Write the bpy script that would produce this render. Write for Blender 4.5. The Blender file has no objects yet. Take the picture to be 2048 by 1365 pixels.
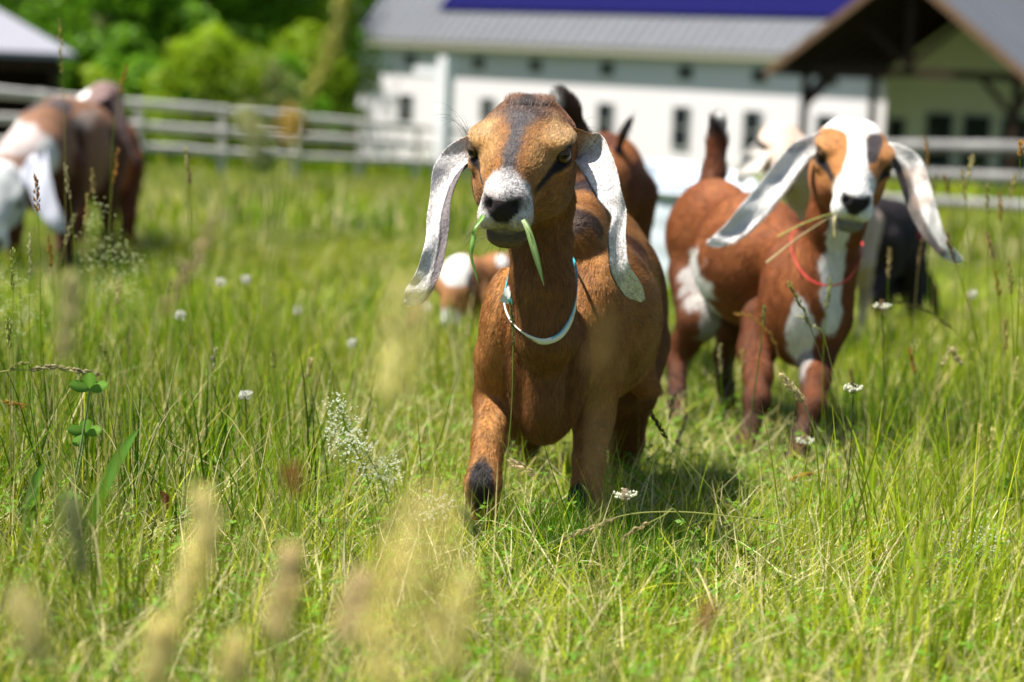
import bpy, math
import numpy as np
from mathutils import Matrix, Vector
S = bpy.context.scene
# ------------------------------------------------------------------ camera
F = 70.0 / 36.0 * 2048
PITCH = math.atan(560.5 / F); ROLL = math.radians(2.5)
SLOPE = 0.055                       # the meadow falls away from the camera
CAMZ = 0.412
FOCUS = 2.06
_f = np.array([0, math.cos(PITCH), -math.sin(PITCH)])
_u0 = np.array([0, math.sin(PITCH), math.cos(PITCH)]); _r0 = np.array([1.0, 0, 0])
_u = _u0 * math.cos(ROLL) - _r0 * math.sin(ROLL)
_r = _r0 * math.cos(ROLL) + _u0 * math.sin(ROLL)
CAM = np.array([0, 0, CAMZ])
cam_d = bpy.data.cameras.new('camera'); cam = bpy.data.objects.new('camera', cam_d)
S.collection.objects.link(cam); S.camera = cam
cam.matrix_world = Matrix(((_r[0], _u[0], -_f[0], 0), (_r[1], _u[1], -_f[1], 0), (_r[2], _u[2], -_f[2], CAMZ), (0, 0, 0, 1)))
cam_d.lens = 70; cam_d.sensor_width = 36; cam_d.clip_end = 2000; cam_d.clip_start = 0.02
cam_d.dof.use_dof = True; cam_d.dof.focus_distance = FOCUS; cam_d.dof.aperture_fstop = 4.8
# ------------------------------------------------------------------ light
SUN_AZ = math.radians(275)          # compass angle of the sun, clockwise from +Y (the view)
SUN_EL = math.radians(64)
w = bpy.data.worlds.new('World'); S.world = w; w.use_nodes = True
nt = w.node_tree; bg = nt.nodes['Background']
sky = nt.nodes.new('ShaderNodeTexSky'); sky.sky_type = 'NISHITA'; sky.sun_disc = False
sky.sun_elevation = SUN_EL; sky.sun_rotation = SUN_AZ
nt.links.new(sky.outputs[0], bg.inputs[0]); bg.inputs[1].default_value = 0.055
sd = bpy.data.lights.new('sun', 'SUN'); sd.energy = 5.0; sd.angle = math.radians(0.5); sd.color = (1, .955, .87)
so = bpy.data.objects.new('sun', sd); S.collection.objects.link(so)
SUNDIR = Vector((math.sin(SUN_AZ) * math.cos(SUN_EL), math.cos(SUN_AZ) * math.cos(SUN_EL), math.sin(SUN_EL)))
so.rotation_euler = (-SUNDIR).to_track_quat('-Z', 'Y').to_euler()
S.view_settings.view_transform = 'Standard'; S.view_settings.look = 'None'; S.view_settings.gamma = 1
S.view_settings.use_curve_mapping = False; S.view_settings.exposure = 1.24
S.cycles.max_bounces = 6; S.cycles.transparent_max_bounces = 8
S.cycles_curves.shape = 'RIBBONS'
# ------------------------------------------------------------------ helpers
def V(*a): return np.array(a, float)
def U(px, py, d):                   # point seen at pixel (px, py) of the 2048 wide photograph, d metres ahead
    return CAM + d * (_f + (px - 1024) / F * _r - (py - 682.5) / F * _u)
def proj(p):
    v = np.asarray(p) - CAM; z = v @ _f
    return 1024 + F * (v @ _r) / z, 682.5 - F * (v @ _u) / z, z
def gz(x, y):                       # ground height
    y = np.asarray(y, float)
    return -SLOPE * np.minimum(y, 160.0)
def UG(px, d):                      # ground point at depth d under image column px
    p = U(px, 900, d)
    p[0] = p[0]; p[2] = float(gz(p[0], p[1])); return p
def nrm(v):
    v = np.asarray(v, float); return v / (np.linalg.norm(v) + 1e-12)
def _h(ix, iy, iz):
    n = (ix * 374761393 + iy * 668265263 + iz * 1274126177) & 0xffffffff
    n = ((n ^ (n >> 13)) * 1274126177) & 0xffffffff
    return ((n ^ (n >> 16)) & 0xffff) / 65535.0
def noise(P, s, seed=0):            # value noise, 0..1
    Q = np.asarray(P, float) * s + 100.5 + seed * 17.3
    I = np.floor(Q).astype(np.int64); f = Q - I; f = f * f * (3 - 2 * f); o = 0
    for a in (0, 1):
        for b in (0, 1):
            for c in (0, 1):
                wgt = (f[:, 0] if a else 1 - f[:, 0]) * (f[:, 1] if b else 1 - f[:, 1]) * (f[:, 2] if c else 1 - f[:, 2])
                o = o + wgt * _h(I[:, 0] + a, I[:, 1] + b, I[:, 2] + c)
    return o
def fbm(P, s, seed=0, n=3):
    o = 0; a = .5; t = 0
    for i in range(n):
        o = o + a * noise(P, s * 2 ** i, seed + i); t += a; a *= .5
    return o / t
def ss(a, b, x):
    t = np.clip((x - a) / (b - a), 0, 1); return t * t * (3 - 2 * t)
def mesh(name, verts, faces, mat=None, smooth=True, col=None, parent=None, n=None):
    """verts (N,3); faces (M,k) array or list of arrays; col (N,3) vertex colours"""
    me = bpy.data.meshes.new(name); verts = np.asarray(verts, np.float32)
    if not isinstance(faces, list): faces = [faces]
    faces = [np.asarray(f, np.int32) for f in faces if len(f)]
    loops = np.concatenate([f.ravel() for f in faces])
    tot = np.concatenate([np.full(len(f), f.shape[1], np.int32) for f in faces])
    st = np.concatenate([[0], np.cumsum(tot)[:-1]]).astype(np.int32)
    me.vertices.add(len(verts)); me.vertices.foreach_set('co', verts.ravel())
    me.loops.add(len(loops)); me.loops.foreach_set('vertex_index', loops)
    me.polygons.add(len(tot)); me.polygons.foreach_set('loop_start', st)
    me.polygons.foreach_set('use_smooth', np.full(len(tot), smooth, bool))
    if col is not None:
        a = me.attributes.new('Col', 'FLOAT_COLOR', 'POINT')
        c = np.ones((len(verts), 4), np.float32); c[:, :3] = col; a.data.foreach_set('color', c.ravel())
    me.update(calc_edges=True); me.validate()
    if mat: me.materials.append(mat)
    o = bpy.data.objects.new(name, me); S.collection.objects.link(o)
    if parent is not None: o.parent = parent
    return o
def tag(o, label=None, cat=None, group=None, kind=None):
    if label: o['label'] = label
    if cat: o['category'] = cat
    if group: o['group'] = group
    if kind: o['kind'] = kind
    return o
def empty(name, loc, label=None, cat=None, group=None, kind=None):
    o = bpy.data.objects.new(name, None); o.location = Vector([float(c) for c in loc]); o.empty_display_size = .1
    S.collection.objects.link(o); bpy.context.view_layer.update() if False else None
    o.matrix_world = Matrix.Translation(o.location)
    return tag(o, label, cat, group, kind)
def put(o, parent):                 # mesh given in world coordinates: keep it there under its parent
    o.parent = parent; o.matrix_parent_inverse = Matrix.Translation(-parent.location); return o
def mat(name, color=(.5, .5, .5), rough=.7, spec=.3, attr=None, noise_amt=0, noise_scale=5, bump=0, metal=0, trans=0, coat=0, bump_scale=None, detail=4, stretch=None):
    m = bpy.data.materials.new(name); m.use_nodes = True; t = m.node_tree; N = t.nodes; L = t.links
    b = N['Principled BSDF']; b.inputs['Roughness'].default_value = rough; b.inputs['Metallic'].default_value = metal
    b.inputs['Specular IOR Level'].default_value = spec; b.inputs['Coat Weight'].default_value = coat
    b.inputs['Base Color'].default_value = (*color, 1); src = None
    if attr:
        a = N.new('ShaderNodeAttribute'); a.attribute_name = attr; src = a.outputs['Color']
    tc = N.new('ShaderNodeTexCoord'); co = tc.outputs['Object']
    if stretch:
        mp = N.new('ShaderNodeMapping'); mp.inputs['Scale'].default_value = stretch; L.new(co, mp.inputs[0]); co = mp.outputs[0]
    if noise_amt:
        nz = N.new('ShaderNodeTexNoise'); nz.inputs['Scale'].default_value = noise_scale; nz.inputs['Detail'].default_value = detail
        L.new(co, nz.inputs['Vector'])
        mr = N.new('ShaderNodeMapRange'); mr.inputs['From Min'].default_value = .3; mr.inputs['From Max'].default_value = .7
        mr.inputs['To Min'].default_value = 1 - noise_amt; mr.inputs['To Max'].default_value = 1 + noise_amt
        L.new(nz.outputs['Fac'], mr.inputs['Value'])
        vm = N.new('ShaderNodeVectorMath'); vm.operation = 'SCALE'
        if src: L.new(src, vm.inputs[0])
        else: vm.inputs[0].default_value = color
        L.new(mr.outputs['Result'], vm.inputs['Scale']); src = vm.outputs[0]
    if src: L.new(src, b.inputs['Base Color'])
    if bump:
        nz = N.new('ShaderNodeTexNoise'); nz.inputs['Scale'].default_value = bump_scale or noise_scale * 4; nz.inputs['Detail'].default_value = 5
        L.new(co, nz.inputs['Vector'])
        bp = N.new('ShaderNodeBump'); bp.inputs['Strength'].default_value = bump; bp.inputs['Distance'].default_value = .01
        L.new(nz.outputs['Fac'], bp.inputs['Height']); L.new(bp.outputs[0], b.inputs['Normal'])
    if trans:
        tr = N.new('ShaderNodeBsdfTranslucent'); mx = N.new('ShaderNodeMixShader'); mx.inputs[0].default_value = trans
        if src: L.new(src, tr.inputs[0])
        else: tr.inputs[0].default_value = (*color, 1)
        L.new(b.outputs[0], mx.inputs[1]); L.new(tr.outputs[0], mx.inputs[2]); L.new(mx.outputs[0], N['Material Output'].inputs[0])
    return m
rng = np.random.default_rng(7)
# ------------------------------------------------------------------ implicit bodies: smooth unions polygonised on a sparse grid
class Prim:
    def __init__(s, fn, c, R, k, op, tag, flow): s.fn, s.c, s.R, s.k, s.op, s.tag, s.flow = fn, np.asarray(c, float), R, k, op, tag, np.asarray(flow, float)
def cone(a, b, ra, rb, k=.01, tag='body', flow=None, op='add', sq=None):
    a = np.asarray(a, float); b = np.asarray(b, float); ab = b - a; L2 = ab @ ab + 1e-12
    if flow is None: flow = nrm(ab)
    if sq is not None:               # sq = (axis, factor): radius multiplied along that axis
        ax = nrm(sq[0]); kf = sq[1]
    def fn(P):
        q = P - a; t = np.clip(q @ ab / L2, 0, 1); w_ = q - t[:, None] * ab; r = ra + (rb - ra) * t
        if sq is not None:
            e = w_ @ ax; w_ = w_ + ((e / kf - e)[:, None]) * ax
        return np.sqrt((w_ * w_).sum(1)) - r
    mx = max(ra, rb) * (max(1, sq[1]) if sq is not None else 1)
    return Prim(fn, (a + b) / 2, np.linalg.norm(ab) / 2 + mx, k, op, tag, flow)
def ell(c, r, R=None, k=.01, tag='body', flow=(0, 0, -1), op='add'):
    c = np.asarray(c, float); r = np.asarray(r, float); R = np.eye(3) if R is None else np.asarray(R, float)   # columns are axes
    def fn(P):
        q = (P - c) @ R; k0 = np.sqrt(((q / r) ** 2).sum(1)); k1 = np.sqrt(((q / (r * r)) ** 2).sum(1)) + 1e-9
        return k0 * (k0 - 1) / k1
    return Prim(fn, c, r.max(), k, op, tag, flow)
def chain(pts, rad, k=.01, tag='body', flow=None, sq=None):
    return [cone(pts[i], pts[i + 1], rad[i], rad[i + 1], k, tag, flow, sq=sq) for i in range(len(pts) - 1)]
def polygonise(prims, h):
    lo = np.min([p.c - p.R for p in prims if p.op == 'add'], 0) - 6 * h; hi = np.max([p.c + p.R for p in prims if p.op == 'add'], 0) + 6 * h
    B = 8; bs = B * h; nb = np.ceil((hi - lo) / bs).astype(int)
    def ev(P, bc, br, per):          # P (nb*per,3) grouped by block
        d = np.full((len(bc), per), 1.0)
        P = P.reshape(len(bc), per, 3)
        for p in prims:
            m = np.linalg.norm(bc - p.c, axis=1) < p.R + br + max(4 * p.k, .01)
            if not m.any(): continue
            v = p.fn(P[m].reshape(-1, 3)).reshape(-1, per); e = d[m]
            if p.op == 'add':
                hh = np.clip(.5 + .5 * (e - v) / p.k, 0, 1); e = e + (v - e) * hh - p.k * hh * (1 - hh)
            else:
                hh = np.clip(.5 - .5 * (e + v) / p.k, 0, 1); e = e + (-v - e) * hh + p.k * hh * (1 - hh)
            d[m] = e
        return d
    I = np.stack(np.meshgrid(*[np.arange(n) for n in nb], indexing='ij'), -1).reshape(-1, 3)
    c = lo + (I + .5) * bs; br = bs * .87
    dc = ev(c, c, br, 1)[:, 0]
    m = np.abs(dc) < br * 1.6 + .004; I = I[m]; c = c[m]
    g = np.stack(np.meshgrid(*[np.arange(B + 1)] * 3, indexing='ij'), -1).reshape(-1, 3)
    P = lo + (I[:, None, :] * B + g[None]) * h
    D = ev(P.reshape(-1, 3), c, br, len(g)).reshape(len(I), B + 1, B + 1, B + 1)
    corn = [(i, j, k) for i in (0, 1) for j in (0, 1) for k in (0, 1)]
    C = np.stack([D[:, i:B + i, j:B + j, k:B + k] for i, j, k in corn], -1)
    ins = C < 0; act = ins.any(-1) & ~ins.all(-1)
    bi, x, y, z = np.nonzero(act)
    cell = I[bi] * B + np.stack([x, y, z], -1); cv = C[bi, x, y, z]
    pos = np.zeros((len(cell), 3)); cnt = np.zeros(len(cell))
    ca = np.array(corn, float)
    for a in range(8):
        for b in range(a + 1, 8):
            if np.abs(ca[a] - ca[b]).sum() != 1: continue
            s_ = (cv[:, a] < 0) != (cv[:, b] < 0); t = cv[:, a] / (cv[:, a] - cv[:, b] + 1e-20)
            pos[s_] += ca[a] + (ca[b] - ca[a]) * t[s_, None]; cnt[s_] += 1
    vert = lo + (cell + pos / cnt[:, None]) * h
    N = (nb + 2) * B
    key = (cell[:, 0] * N[1] + cell[:, 1]) * N[2] + cell[:, 2]
    o = np.argsort(key); key = key[o]; vert = vert[o]; cell = cell[o]; cv = cv[o]
    def look(cc):
        kk = (cc[:, 0] * N[1] + cc[:, 1]) * N[2] + cc[:, 2]; j = np.searchsorted(key, kk); j = np.minimum(j, len(key) - 1)
        return np.where(key[j] == kk, j, -1)
    Q = []
    for ax in range(3):              # the edge leaving the cell's min corner
        e = [0, 0, 0]; e[ax] = 1; b = corn.index(tuple(e))
        s_ = (cv[:, 0] < 0) != (cv[:, b] < 0); cc = cell[s_]; inside = cv[s_, 0] < 0
        d1 = np.zeros(3, int); d2 = np.zeros(3, int); d1[(ax + 1) % 3] = 1; d2[(ax + 2) % 3] = 1
        q = np.stack([look(cc), look(cc - d1), look(cc - d1 - d2), look(cc - d2)], -1)
        q[~inside] = q[~inside][:, ::-1]; Q.append(q[(q >= 0).all(1)])
    return vert, np.concatenate(Q)
def smooth(v, q, n=1, lam=.5):
    e = np.concatenate([q[:, [0, 1]], q[:, [1, 2]], q[:, [2, 3]], q[:, [3, 0]]]); N = len(v)
    a = np.concatenate([e[:, 0], e[:, 1]]); b = np.concatenate([e[:, 1], e[:, 0]])
    cnt = np.maximum(np.bincount(a, minlength=N), 1)[:, None]
    for _ in range(n):
        s_ = np.stack([np.bincount(a, weights=v[b, i], minlength=N) for i in range(v.shape[1])], -1) / cnt
        v = v + lam * (s_ - v)
    return v
def nearest(prims, v):
    best = np.full(len(v), 1e9); idx = np.zeros(len(v), int)
    for i, p in enumerate(prims):
        if p.op != 'add': continue
        m = np.linalg.norm(v - p.c, axis=1) < p.R + .05
        d = np.full(len(v), 1e9); d[m] = p.fn(v[m]); s_ = d < best; best[s_] = d[s_]; idx[s_] = i
    return idx
def vnorm(v, q):
    n = np.cross(v[q[:, 2]] - v[q[:, 0]], v[q[:, 3]] - v[q[:, 1]]); o = np.zeros_like(v)
    for i in range(q.shape[1]):
        for a in range(3): o[:, a] += np.bincount(q[:, i], weights=n[:, a], minlength=len(v))
    return o / (np.linalg.norm(o, axis=1)[:, None] + 1e-12)
def loft_ear(pts, wid, side, cup, thick, nu=40, nv=18, twist=None):
    """pts spine; wid half widths; side width directions; cup depth (fraction of the width, towards the hidden side)"""
    pts = np.asarray(pts, float); t = np.linspace(0, 1, len(pts)); T = np.linspace(0, 1, nu)
    def cr(a):                      # Catmull-Rom resample
        a = np.asarray(a, float); a = a.reshape(len(a), -1); o = np.zeros((nu, a.shape[1])); n = len(a) - 1
        for i, x in enumerate(T * n):
            j = min(int(x), n - 1); f = x - j
            p0, p1, p2, p3 = a[max(j - 1, 0)], a[j], a[j + 1], a[min(j + 2, n)]
            o[i] = .5 * (2 * p1 + (p2 - p0) * f + (2 * p0 - 5 * p1 + 4 * p2 - p3) * f * f + (3 * p1 - p0 - 3 * p2 + p3) * f ** 3)
        return o
    sp = cr(pts); wd = cr(wid)[:, 0]; sd_ = cr(side); cu = cr(cup)[:, 0] if np.ndim(cup) else np.full(nu, cup)
    tan = np.gradient(sp, axis=0); tan /= np.linalg.norm(tan, axis=1)[:, None]
    sd_ = sd_ - (sd_ * tan).sum(1)[:, None] * tan; sd_ /= np.linalg.norm(sd_, axis=1)[:, None]
    nn = np.cross(tan, sd_)
    rings = []
    a = np.linspace(0, 2 * np.pi, nv * 2, endpoint=False)
    for i in range(nu):
        u = np.cos(a); th = thick * (1 - .75 * np.abs(u) ** 3) * np.sign(np.sin(a)) * np.sqrt(np.abs(np.sin(a))) * min(1, wd[i] / .012)
        wv = .0022 * np.sin(T[i] * 17 + u * 2.3) * np.sin(T[i] * np.pi) + .0012 * np.sin(T[i] * 41 + u * 4) * np.abs(u)
        rings.append(sp[i] + np.outer(u * wd[i], sd_[i]) + np.outer(cu[i] * wd[i] * (u ** 2) + th + wv, nn[i]))
    v = np.concatenate(rings); m = nv * 2
    i, j = np.meshgrid(np.arange(nu - 1), np.arange(m), indexing='ij'); i = i.ravel(); j = j.ravel(); j2 = (j + 1) % m
    q = np.stack([i * m + j, i * m + j2, (i + 1) * m + j2, (i + 1) * m + j], -1)
    v = np.concatenate([v, [sp[-1] + tan[-1] * .002], [sp[0]]]); n = len(v)
    jj = np.arange(m); j2 = (jj + 1) % m
    q = np.concatenate([q, np.stack([(nu - 1) * m + jj, (nu - 1) * m + j2, np.full(m, n - 2), np.full(m, n - 2)], -1),
                        np.stack([j2, jj, np.full(m, n - 1), np.full(m, n - 1)], -1)])
    fl = np.concatenate([np.repeat(tan, m, 0), [tan[-1]], [tan[0]]])
    tt = np.concatenate([np.repeat(T, m), [1, 0]]); uu = np.concatenate([np.tile(np.cos(a), nu), [0, 0]]); sv = np.concatenate([np.tile(np.sin(a), nu), [0, 0]])
    return v, q, fl, tt, uu, sv
def nrm_rows(a): return a / (np.linalg.norm(a, axis=1)[:, None] + 1e-12)
# ------------------------------------------------------------------ ribbons, tubes
def catmull(a, n, closed=False):
    a = np.asarray(a, float); a = a.reshape(len(a), -1); m = len(a) if closed else len(a) - 1; o = []
    for x in np.linspace(0, m, n, endpoint=not closed):
        j = int(x) if closed else min(int(x), m - 1); f = x - j
        g = (lambda i: a[i % len(a)]) if closed else (lambda i: a[min(max(i, 0), len(a) - 1)])
        p0, p1, p2, p3 = g(j - 1), g(j), g(j + 1), g(j + 2)
        o.append(.5 * (2 * p1 + (p2 - p0) * f + (2 * p0 - 5 * p1 + 4 * p2 - p3) * f * f + (3 * p1 - p0 - 3 * p2 + p3) * f ** 3))
    return np.array(o)
def tube(pts, rad, k=6, closed=False):
    pts = np.asarray(pts, float); n = len(pts); rad = np.broadcast_to(rad, (n,))
    t = np.roll(pts, -1, 0) - np.roll(pts, 1, 0) if closed else np.gradient(pts, axis=0); t = nrm_rows(t)
    ref = V(.31, .2, .93) if abs(t[0] @ V(.31, .2, .93)) < .9 else V(1, 0, 0); s_ = nrm_rows(np.cross(t, ref)); u = np.cross(t, s_)
    a = np.linspace(0, 2 * np.pi, k, endpoint=False)
    v = pts[:, None] + rad[:, None, None] * (np.cos(a)[None, :, None] * s_[:, None] + np.sin(a)[None, :, None] * u[:, None])
    i, j = np.meshgrid(np.arange(n if closed else n - 1), np.arange(k), indexing='ij'); i = i.ravel(); j = j.ravel(); i2 = (i + 1) % n; j2 = (j + 1) % k
    return v.reshape(-1, 3), np.stack([i * k + j, i * k + j2, i2 * k + j2, i2 * k + j], -1)
def ribbon(pts, wid, side, fold=0):  # a leaf: three vertices across, creased along its midrib
    pts = np.asarray(pts, float); n = len(pts); wid = np.broadcast_to(wid, (n,)); t = nrm_rows(np.gradient(pts, axis=0))
    s_ = np.broadcast_to(np.asarray(side, float), (n, 3)); s_ = nrm_rows(s_ - (s_ * t).sum(1)[:, None] * t); u = np.cross(t, s_)
    f = np.broadcast_to(fold, (n,))
    v = np.stack([pts - s_ * wid[:, None] + u * (wid * f)[:, None], pts, pts + s_ * wid[:, None] + u * (wid * f)[:, None]], 1).reshape(-1, 3)
    i = np.arange(n - 1); q = np.concatenate([np.stack([i * 3 + c, i * 3 + c + 1, i * 3 + 4 + c, i * 3 + 3 + c], -1) for c in (0, 1)])
    return v, q
def join(parts):                    # [(v, q, col)] -> one
    o = 0; vs, qs, cs = [], [], []
    for v, q, c in parts:
        vs.append(v); qs.append(np.asarray(q) + o); cs.append(np.broadcast_to(c, (len(v), 3))); o += len(v)
    return np.concatenate(vs), np.concatenate(qs), np.concatenate(cs)
# ------------------------------------------------------------------ the ground
def ground():
    xs = np.concatenate([[-400, -150, -60], np.arange(-30, -4, 1.0), np.arange(-4, 4, .08), np.arange(4, 31, 1.0), [60, 150, 400]])
    ys = np.concatenate([[-60, -20, -5], np.arange(-2, 6, .08), np.arange(6, 30, .5), np.arange(30, 160, 5), [160, 260, 500]])
    X, Y = np.meshgrid(xs, ys); Z = gz(X, Y); P = np.stack([X.ravel(), Y.ravel(), 0 * X.ravel()], 1)
    Z = Z.ravel() + (fbm(P, 2.5, 4) - .5) * .02
    P[:, 2] = Z; ny, nx = X.shape; i, j = np.meshgrid(np.arange(ny - 1), np.arange(nx - 1), indexing='ij'); i = i.ravel(); j = j.ravel()
    m = mat('meadow_soil', (.045, .062, .012), .9, .05, noise_amt=.55, noise_scale=3, bump=.6, bump_scale=40)
    o = mesh('ground', P, np.stack([i * nx + j, i * nx + j + 1, (i + 1) * nx + j + 1, (i + 1) * nx + j], -1), m); tag(o, 'grassy meadow ground falling gently towards the barn', kind='structure')
ground()
# ------------------------------------------------------------------ box builder
class MB:
    def __init__(s): s.v, s.q, s.n = [], [], 0
    def add(s, v, q): s.v.append(np.asarray(v, float)); s.q.append(np.asarray(q) + s.n); s.n += len(v); return s
    def box(s, o, a, b, c):         # corner o and three edge vectors
        o, a, b, c = [np.asarray(t, float) for t in (o, a, b, c)]
        if np.dot(np.cross(a, b), c) < 0: a, b = b, a
        v = [o, o + a, o + a + b, o + b, o + c, o + a + c, o + a + b + c, o + b + c]
        return s.add(v, [[0, 3, 2, 1], [4, 5, 6, 7], [0, 1, 5, 4], [1, 2, 6, 5], [2, 3, 7, 6], [3, 0, 4, 7]])
    def beam(s, a, b, w_, h_, up=(0, 0, 1)):
        a, b = np.asarray(a, float), np.asarray(b, float); t = nrm(b - a); sd_ = nrm(np.cross(t, up)); u = np.cross(sd_, t)
        return s.box(a - sd_ * w_ / 2 - u * h_ / 2, b - a, sd_ * w_, u * h_)
    def build(s, name, m, parent=None, smooth=False):
        o = mesh(name, np.concatenate(s.v), np.concatenate(s.q), m, smooth=smooth)
        if parent is not None: put(o, parent)
        return o
WHITE_WALL = mat('white_siding', (.90, .85, .875), .6, .3, noise_amt=.03, noise_scale=2, bump=.3, stretch=(.2, .2, 9), bump_scale=3)
METAL_ROOF = mat('grey_metal_roof', (.112, .120, .138), .6, .15, noise_amt=.06, noise_scale=.7)
SHEDROOF = mat('pale_metal_roof', (.24, .24, .28), .6, .3, noise_amt=.05); GLASS = mat('window_glass', (.02, .025, .03), .08, .6); SOLAR = mat('solar_glass', (.004, .004, .062), .7, .03, noise_amt=.1)
TRIM = mat('grey_trim', (.42, .43, .42), .6); DARKWOOD = mat('dark_timber', (.034, .018, .010), .7, .2, noise_amt=.3, noise_scale=6, stretch=(1, 1, 1))
OLIVE = mat('cream_siding', (.78, .74, .50), .65, .2, noise_amt=.05); FENCEW = mat('weathered_board', (.56, .53, .49), .8, .2, noise_amt=.25, noise_scale=5, stretch=(1, 1, 9), bump=.4)
FASCIA = mat('brown_fascia', (.17, .10, .055), .6, .3, noise_amt=.2); SOFFIT = mat('soffit_boards', (.40, .38, .28), .7)
Z = V(0, 0, 1)
# ------------------------------------------------------------------ the long white barn
AL = math.radians(42); bu = V(math.cos(AL), -math.sin(AL), 0); bn = V(-math.sin(AL), -math.cos(AL), 0)   # along the wall, out of the wall
A0 = U(711, 328, 105); A0[2] = -6.4; EZ = 1.35; BL = 46.0; RD = 7.2
def wt(px, z):                      # wall position seen in image column px
    lo, hi = 0, BL
    for _ in range(40):
        m_ = (lo + hi) / 2; p = A0 + bu * m_; p[2] = z
        if proj(p)[0] < px: lo = m_
        else: hi = m_
    return lo
barn = empty('barn', A0, 'long white barn with small windows, grey standing seam roof and a blue solar array', 'barn')
gbz = A0 - bn * RD
w_ = MB(); w_.box(A0, bu * BL, -bn * 2 * RD, Z * (EZ - A0[2])).build('wall', WHITE_WALL, barn)
g = MB()                            # gable ends
for t in (0.0, BL - .2):
    o = A0 + bu * t; o = V(o[0], o[1], EZ); a, b, c = o, o - bn * 2 * RD, o - bn * RD + Z * RD; d = bu * .2
    g.add([a, b, c, a + d, b + d, c + d], [[0, 1, 4, 3], [1, 2, 5, 4], [2, 0, 3, 5]]); g.add([a, b, c, (a + c) / 2, a + d, b + d, c + d, (a + c) / 2 + d], [[0, 3, 2, 1], [4, 5, 6, 7]])
g.build('gable', WHITE_WALL, barn)
ov = .42; th = .16
for sgn, nm in ((1, 'roof'), (-1, 'roof')):
    e = V(*(A0 - bn * RD)[:2], EZ + RD)                     # ridge start
    dn_ = (bn * sgn - Z) ; L_ = RD + ov
    r = MB().box(e - bu * .45 + Z * .02, bu * (BL + .9), dn_ * L_, Z * th).build(nm, METAL_ROOF, barn)
    if sgn == 1:
        k = 0
        for t in np.arange(-.40, BL + .4, .62):
            m_ = MB().beam(e + bu * t + Z * (.02 + th + .025), e + bu * t + dn_ * L_ + Z * (.02 + th + .025), .06, .07)
            m_.build('roof_seam', METAL_ROOF, r) if False else m_.build('roof_seam', METAL_ROOF, barn)
        MB().box(V(*(A0 + bn * .01)[:2], EZ - .10) - bu * .4, bu * (BL + .8), bn * (ov - .05), Z * .05).build('soffit', SOFFIT, barn)
        MB().box(V(*(A0 + bn * (ov - .04))[:2], EZ - ov - .06) - bu * .45, bu * (BL + .9), bn * .05, Z * .20).build('gutter', mat('eave_trim', (.36, .35, .25), .6), barn)
MB().beam(V(*(A0 - bn * RD)[:2], EZ + RD + .22) - bu * .45, V(*(A0 - bn * RD)[:2], EZ + RD + .22) + bu * (BL + .45), .4, .08).build('ridge_cap', METAL_ROOF, barn)
def window(px, zc, w__, h__, parent, two=False, pos=None, n=None, u=None, m=TRIM):
    n = bn if n is None else n; u = bu if u is None else u
    if pos is None: p = A0 + bu * wt(px, zc)
    else: p = pos
    p = V(p[0], p[1], zc) - u * w__ / 2 - Z * h__ / 2; f = .09
    q_ = MB(); q_.box(p - u * f - Z * f, u * f, n * .06, Z * (h__ + 2 * f)); q_.box(p + u * w__ - Z * f, u * f, n * .06, Z * (h__ + 2 * f))
    q_.box(p - Z * f, u * w__, n * .06, Z * f); q_.box(p + Z * h__, u * w__, n * .06, Z * f); fr = q_.build('window', m, parent)
    MB().box(p - u * .0, u * w__, n * .015, Z * h__).build('pane', GLASS, fr) ; fr.children[0].matrix_parent_inverse = Matrix()
    if two: sb = MB().box(p + Z * (h__ / 2 - .03), u * w__, n * .04, Z * .06).build('sash_bar', m, fr); sb.matrix_parent_inverse = Matrix()
    return fr
_put = put
def put(o, parent):
    o.parent = parent; o.matrix_parent_inverse = Matrix() if parent.type != 'EMPTY' else Matrix.Translation(-parent.location); return o
for px in (822, 958, 1072, 1215, 1372, 1520, 1660): window(px, .22, .70, .48, barn)
for px, s_ in ((812, 1.25), (975, .9), (1210, 1.6), (1362, 1.7), (1504, 1.7), (1650, 1.7)): window(px, -2.25 if px != 975 else -2.0, .85, s_ + .1, barn, two=True)
# solar array: two rows of panels lying on the roof
t0, t1 = 4.6, 31.0; nrm_r = nrm(bn + Z); dn_ = (bn - Z) / math.sqrt(2)
for row in range(4):
    for c in range(int((t1 - t0) / 1.04)):
        o = V(*(A0 - bn * RD)[:2], EZ + RD + .02 + th) + bu * (t0 + c * 1.04) + dn_ * (8.45 - (row + 1) * 1.69) + nrm_r * .14
        MB().box(o, bu * 1.03, dn_ * 1.68, nrm_r * .04).build('solar_panel', SOLAR, barn)
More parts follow.
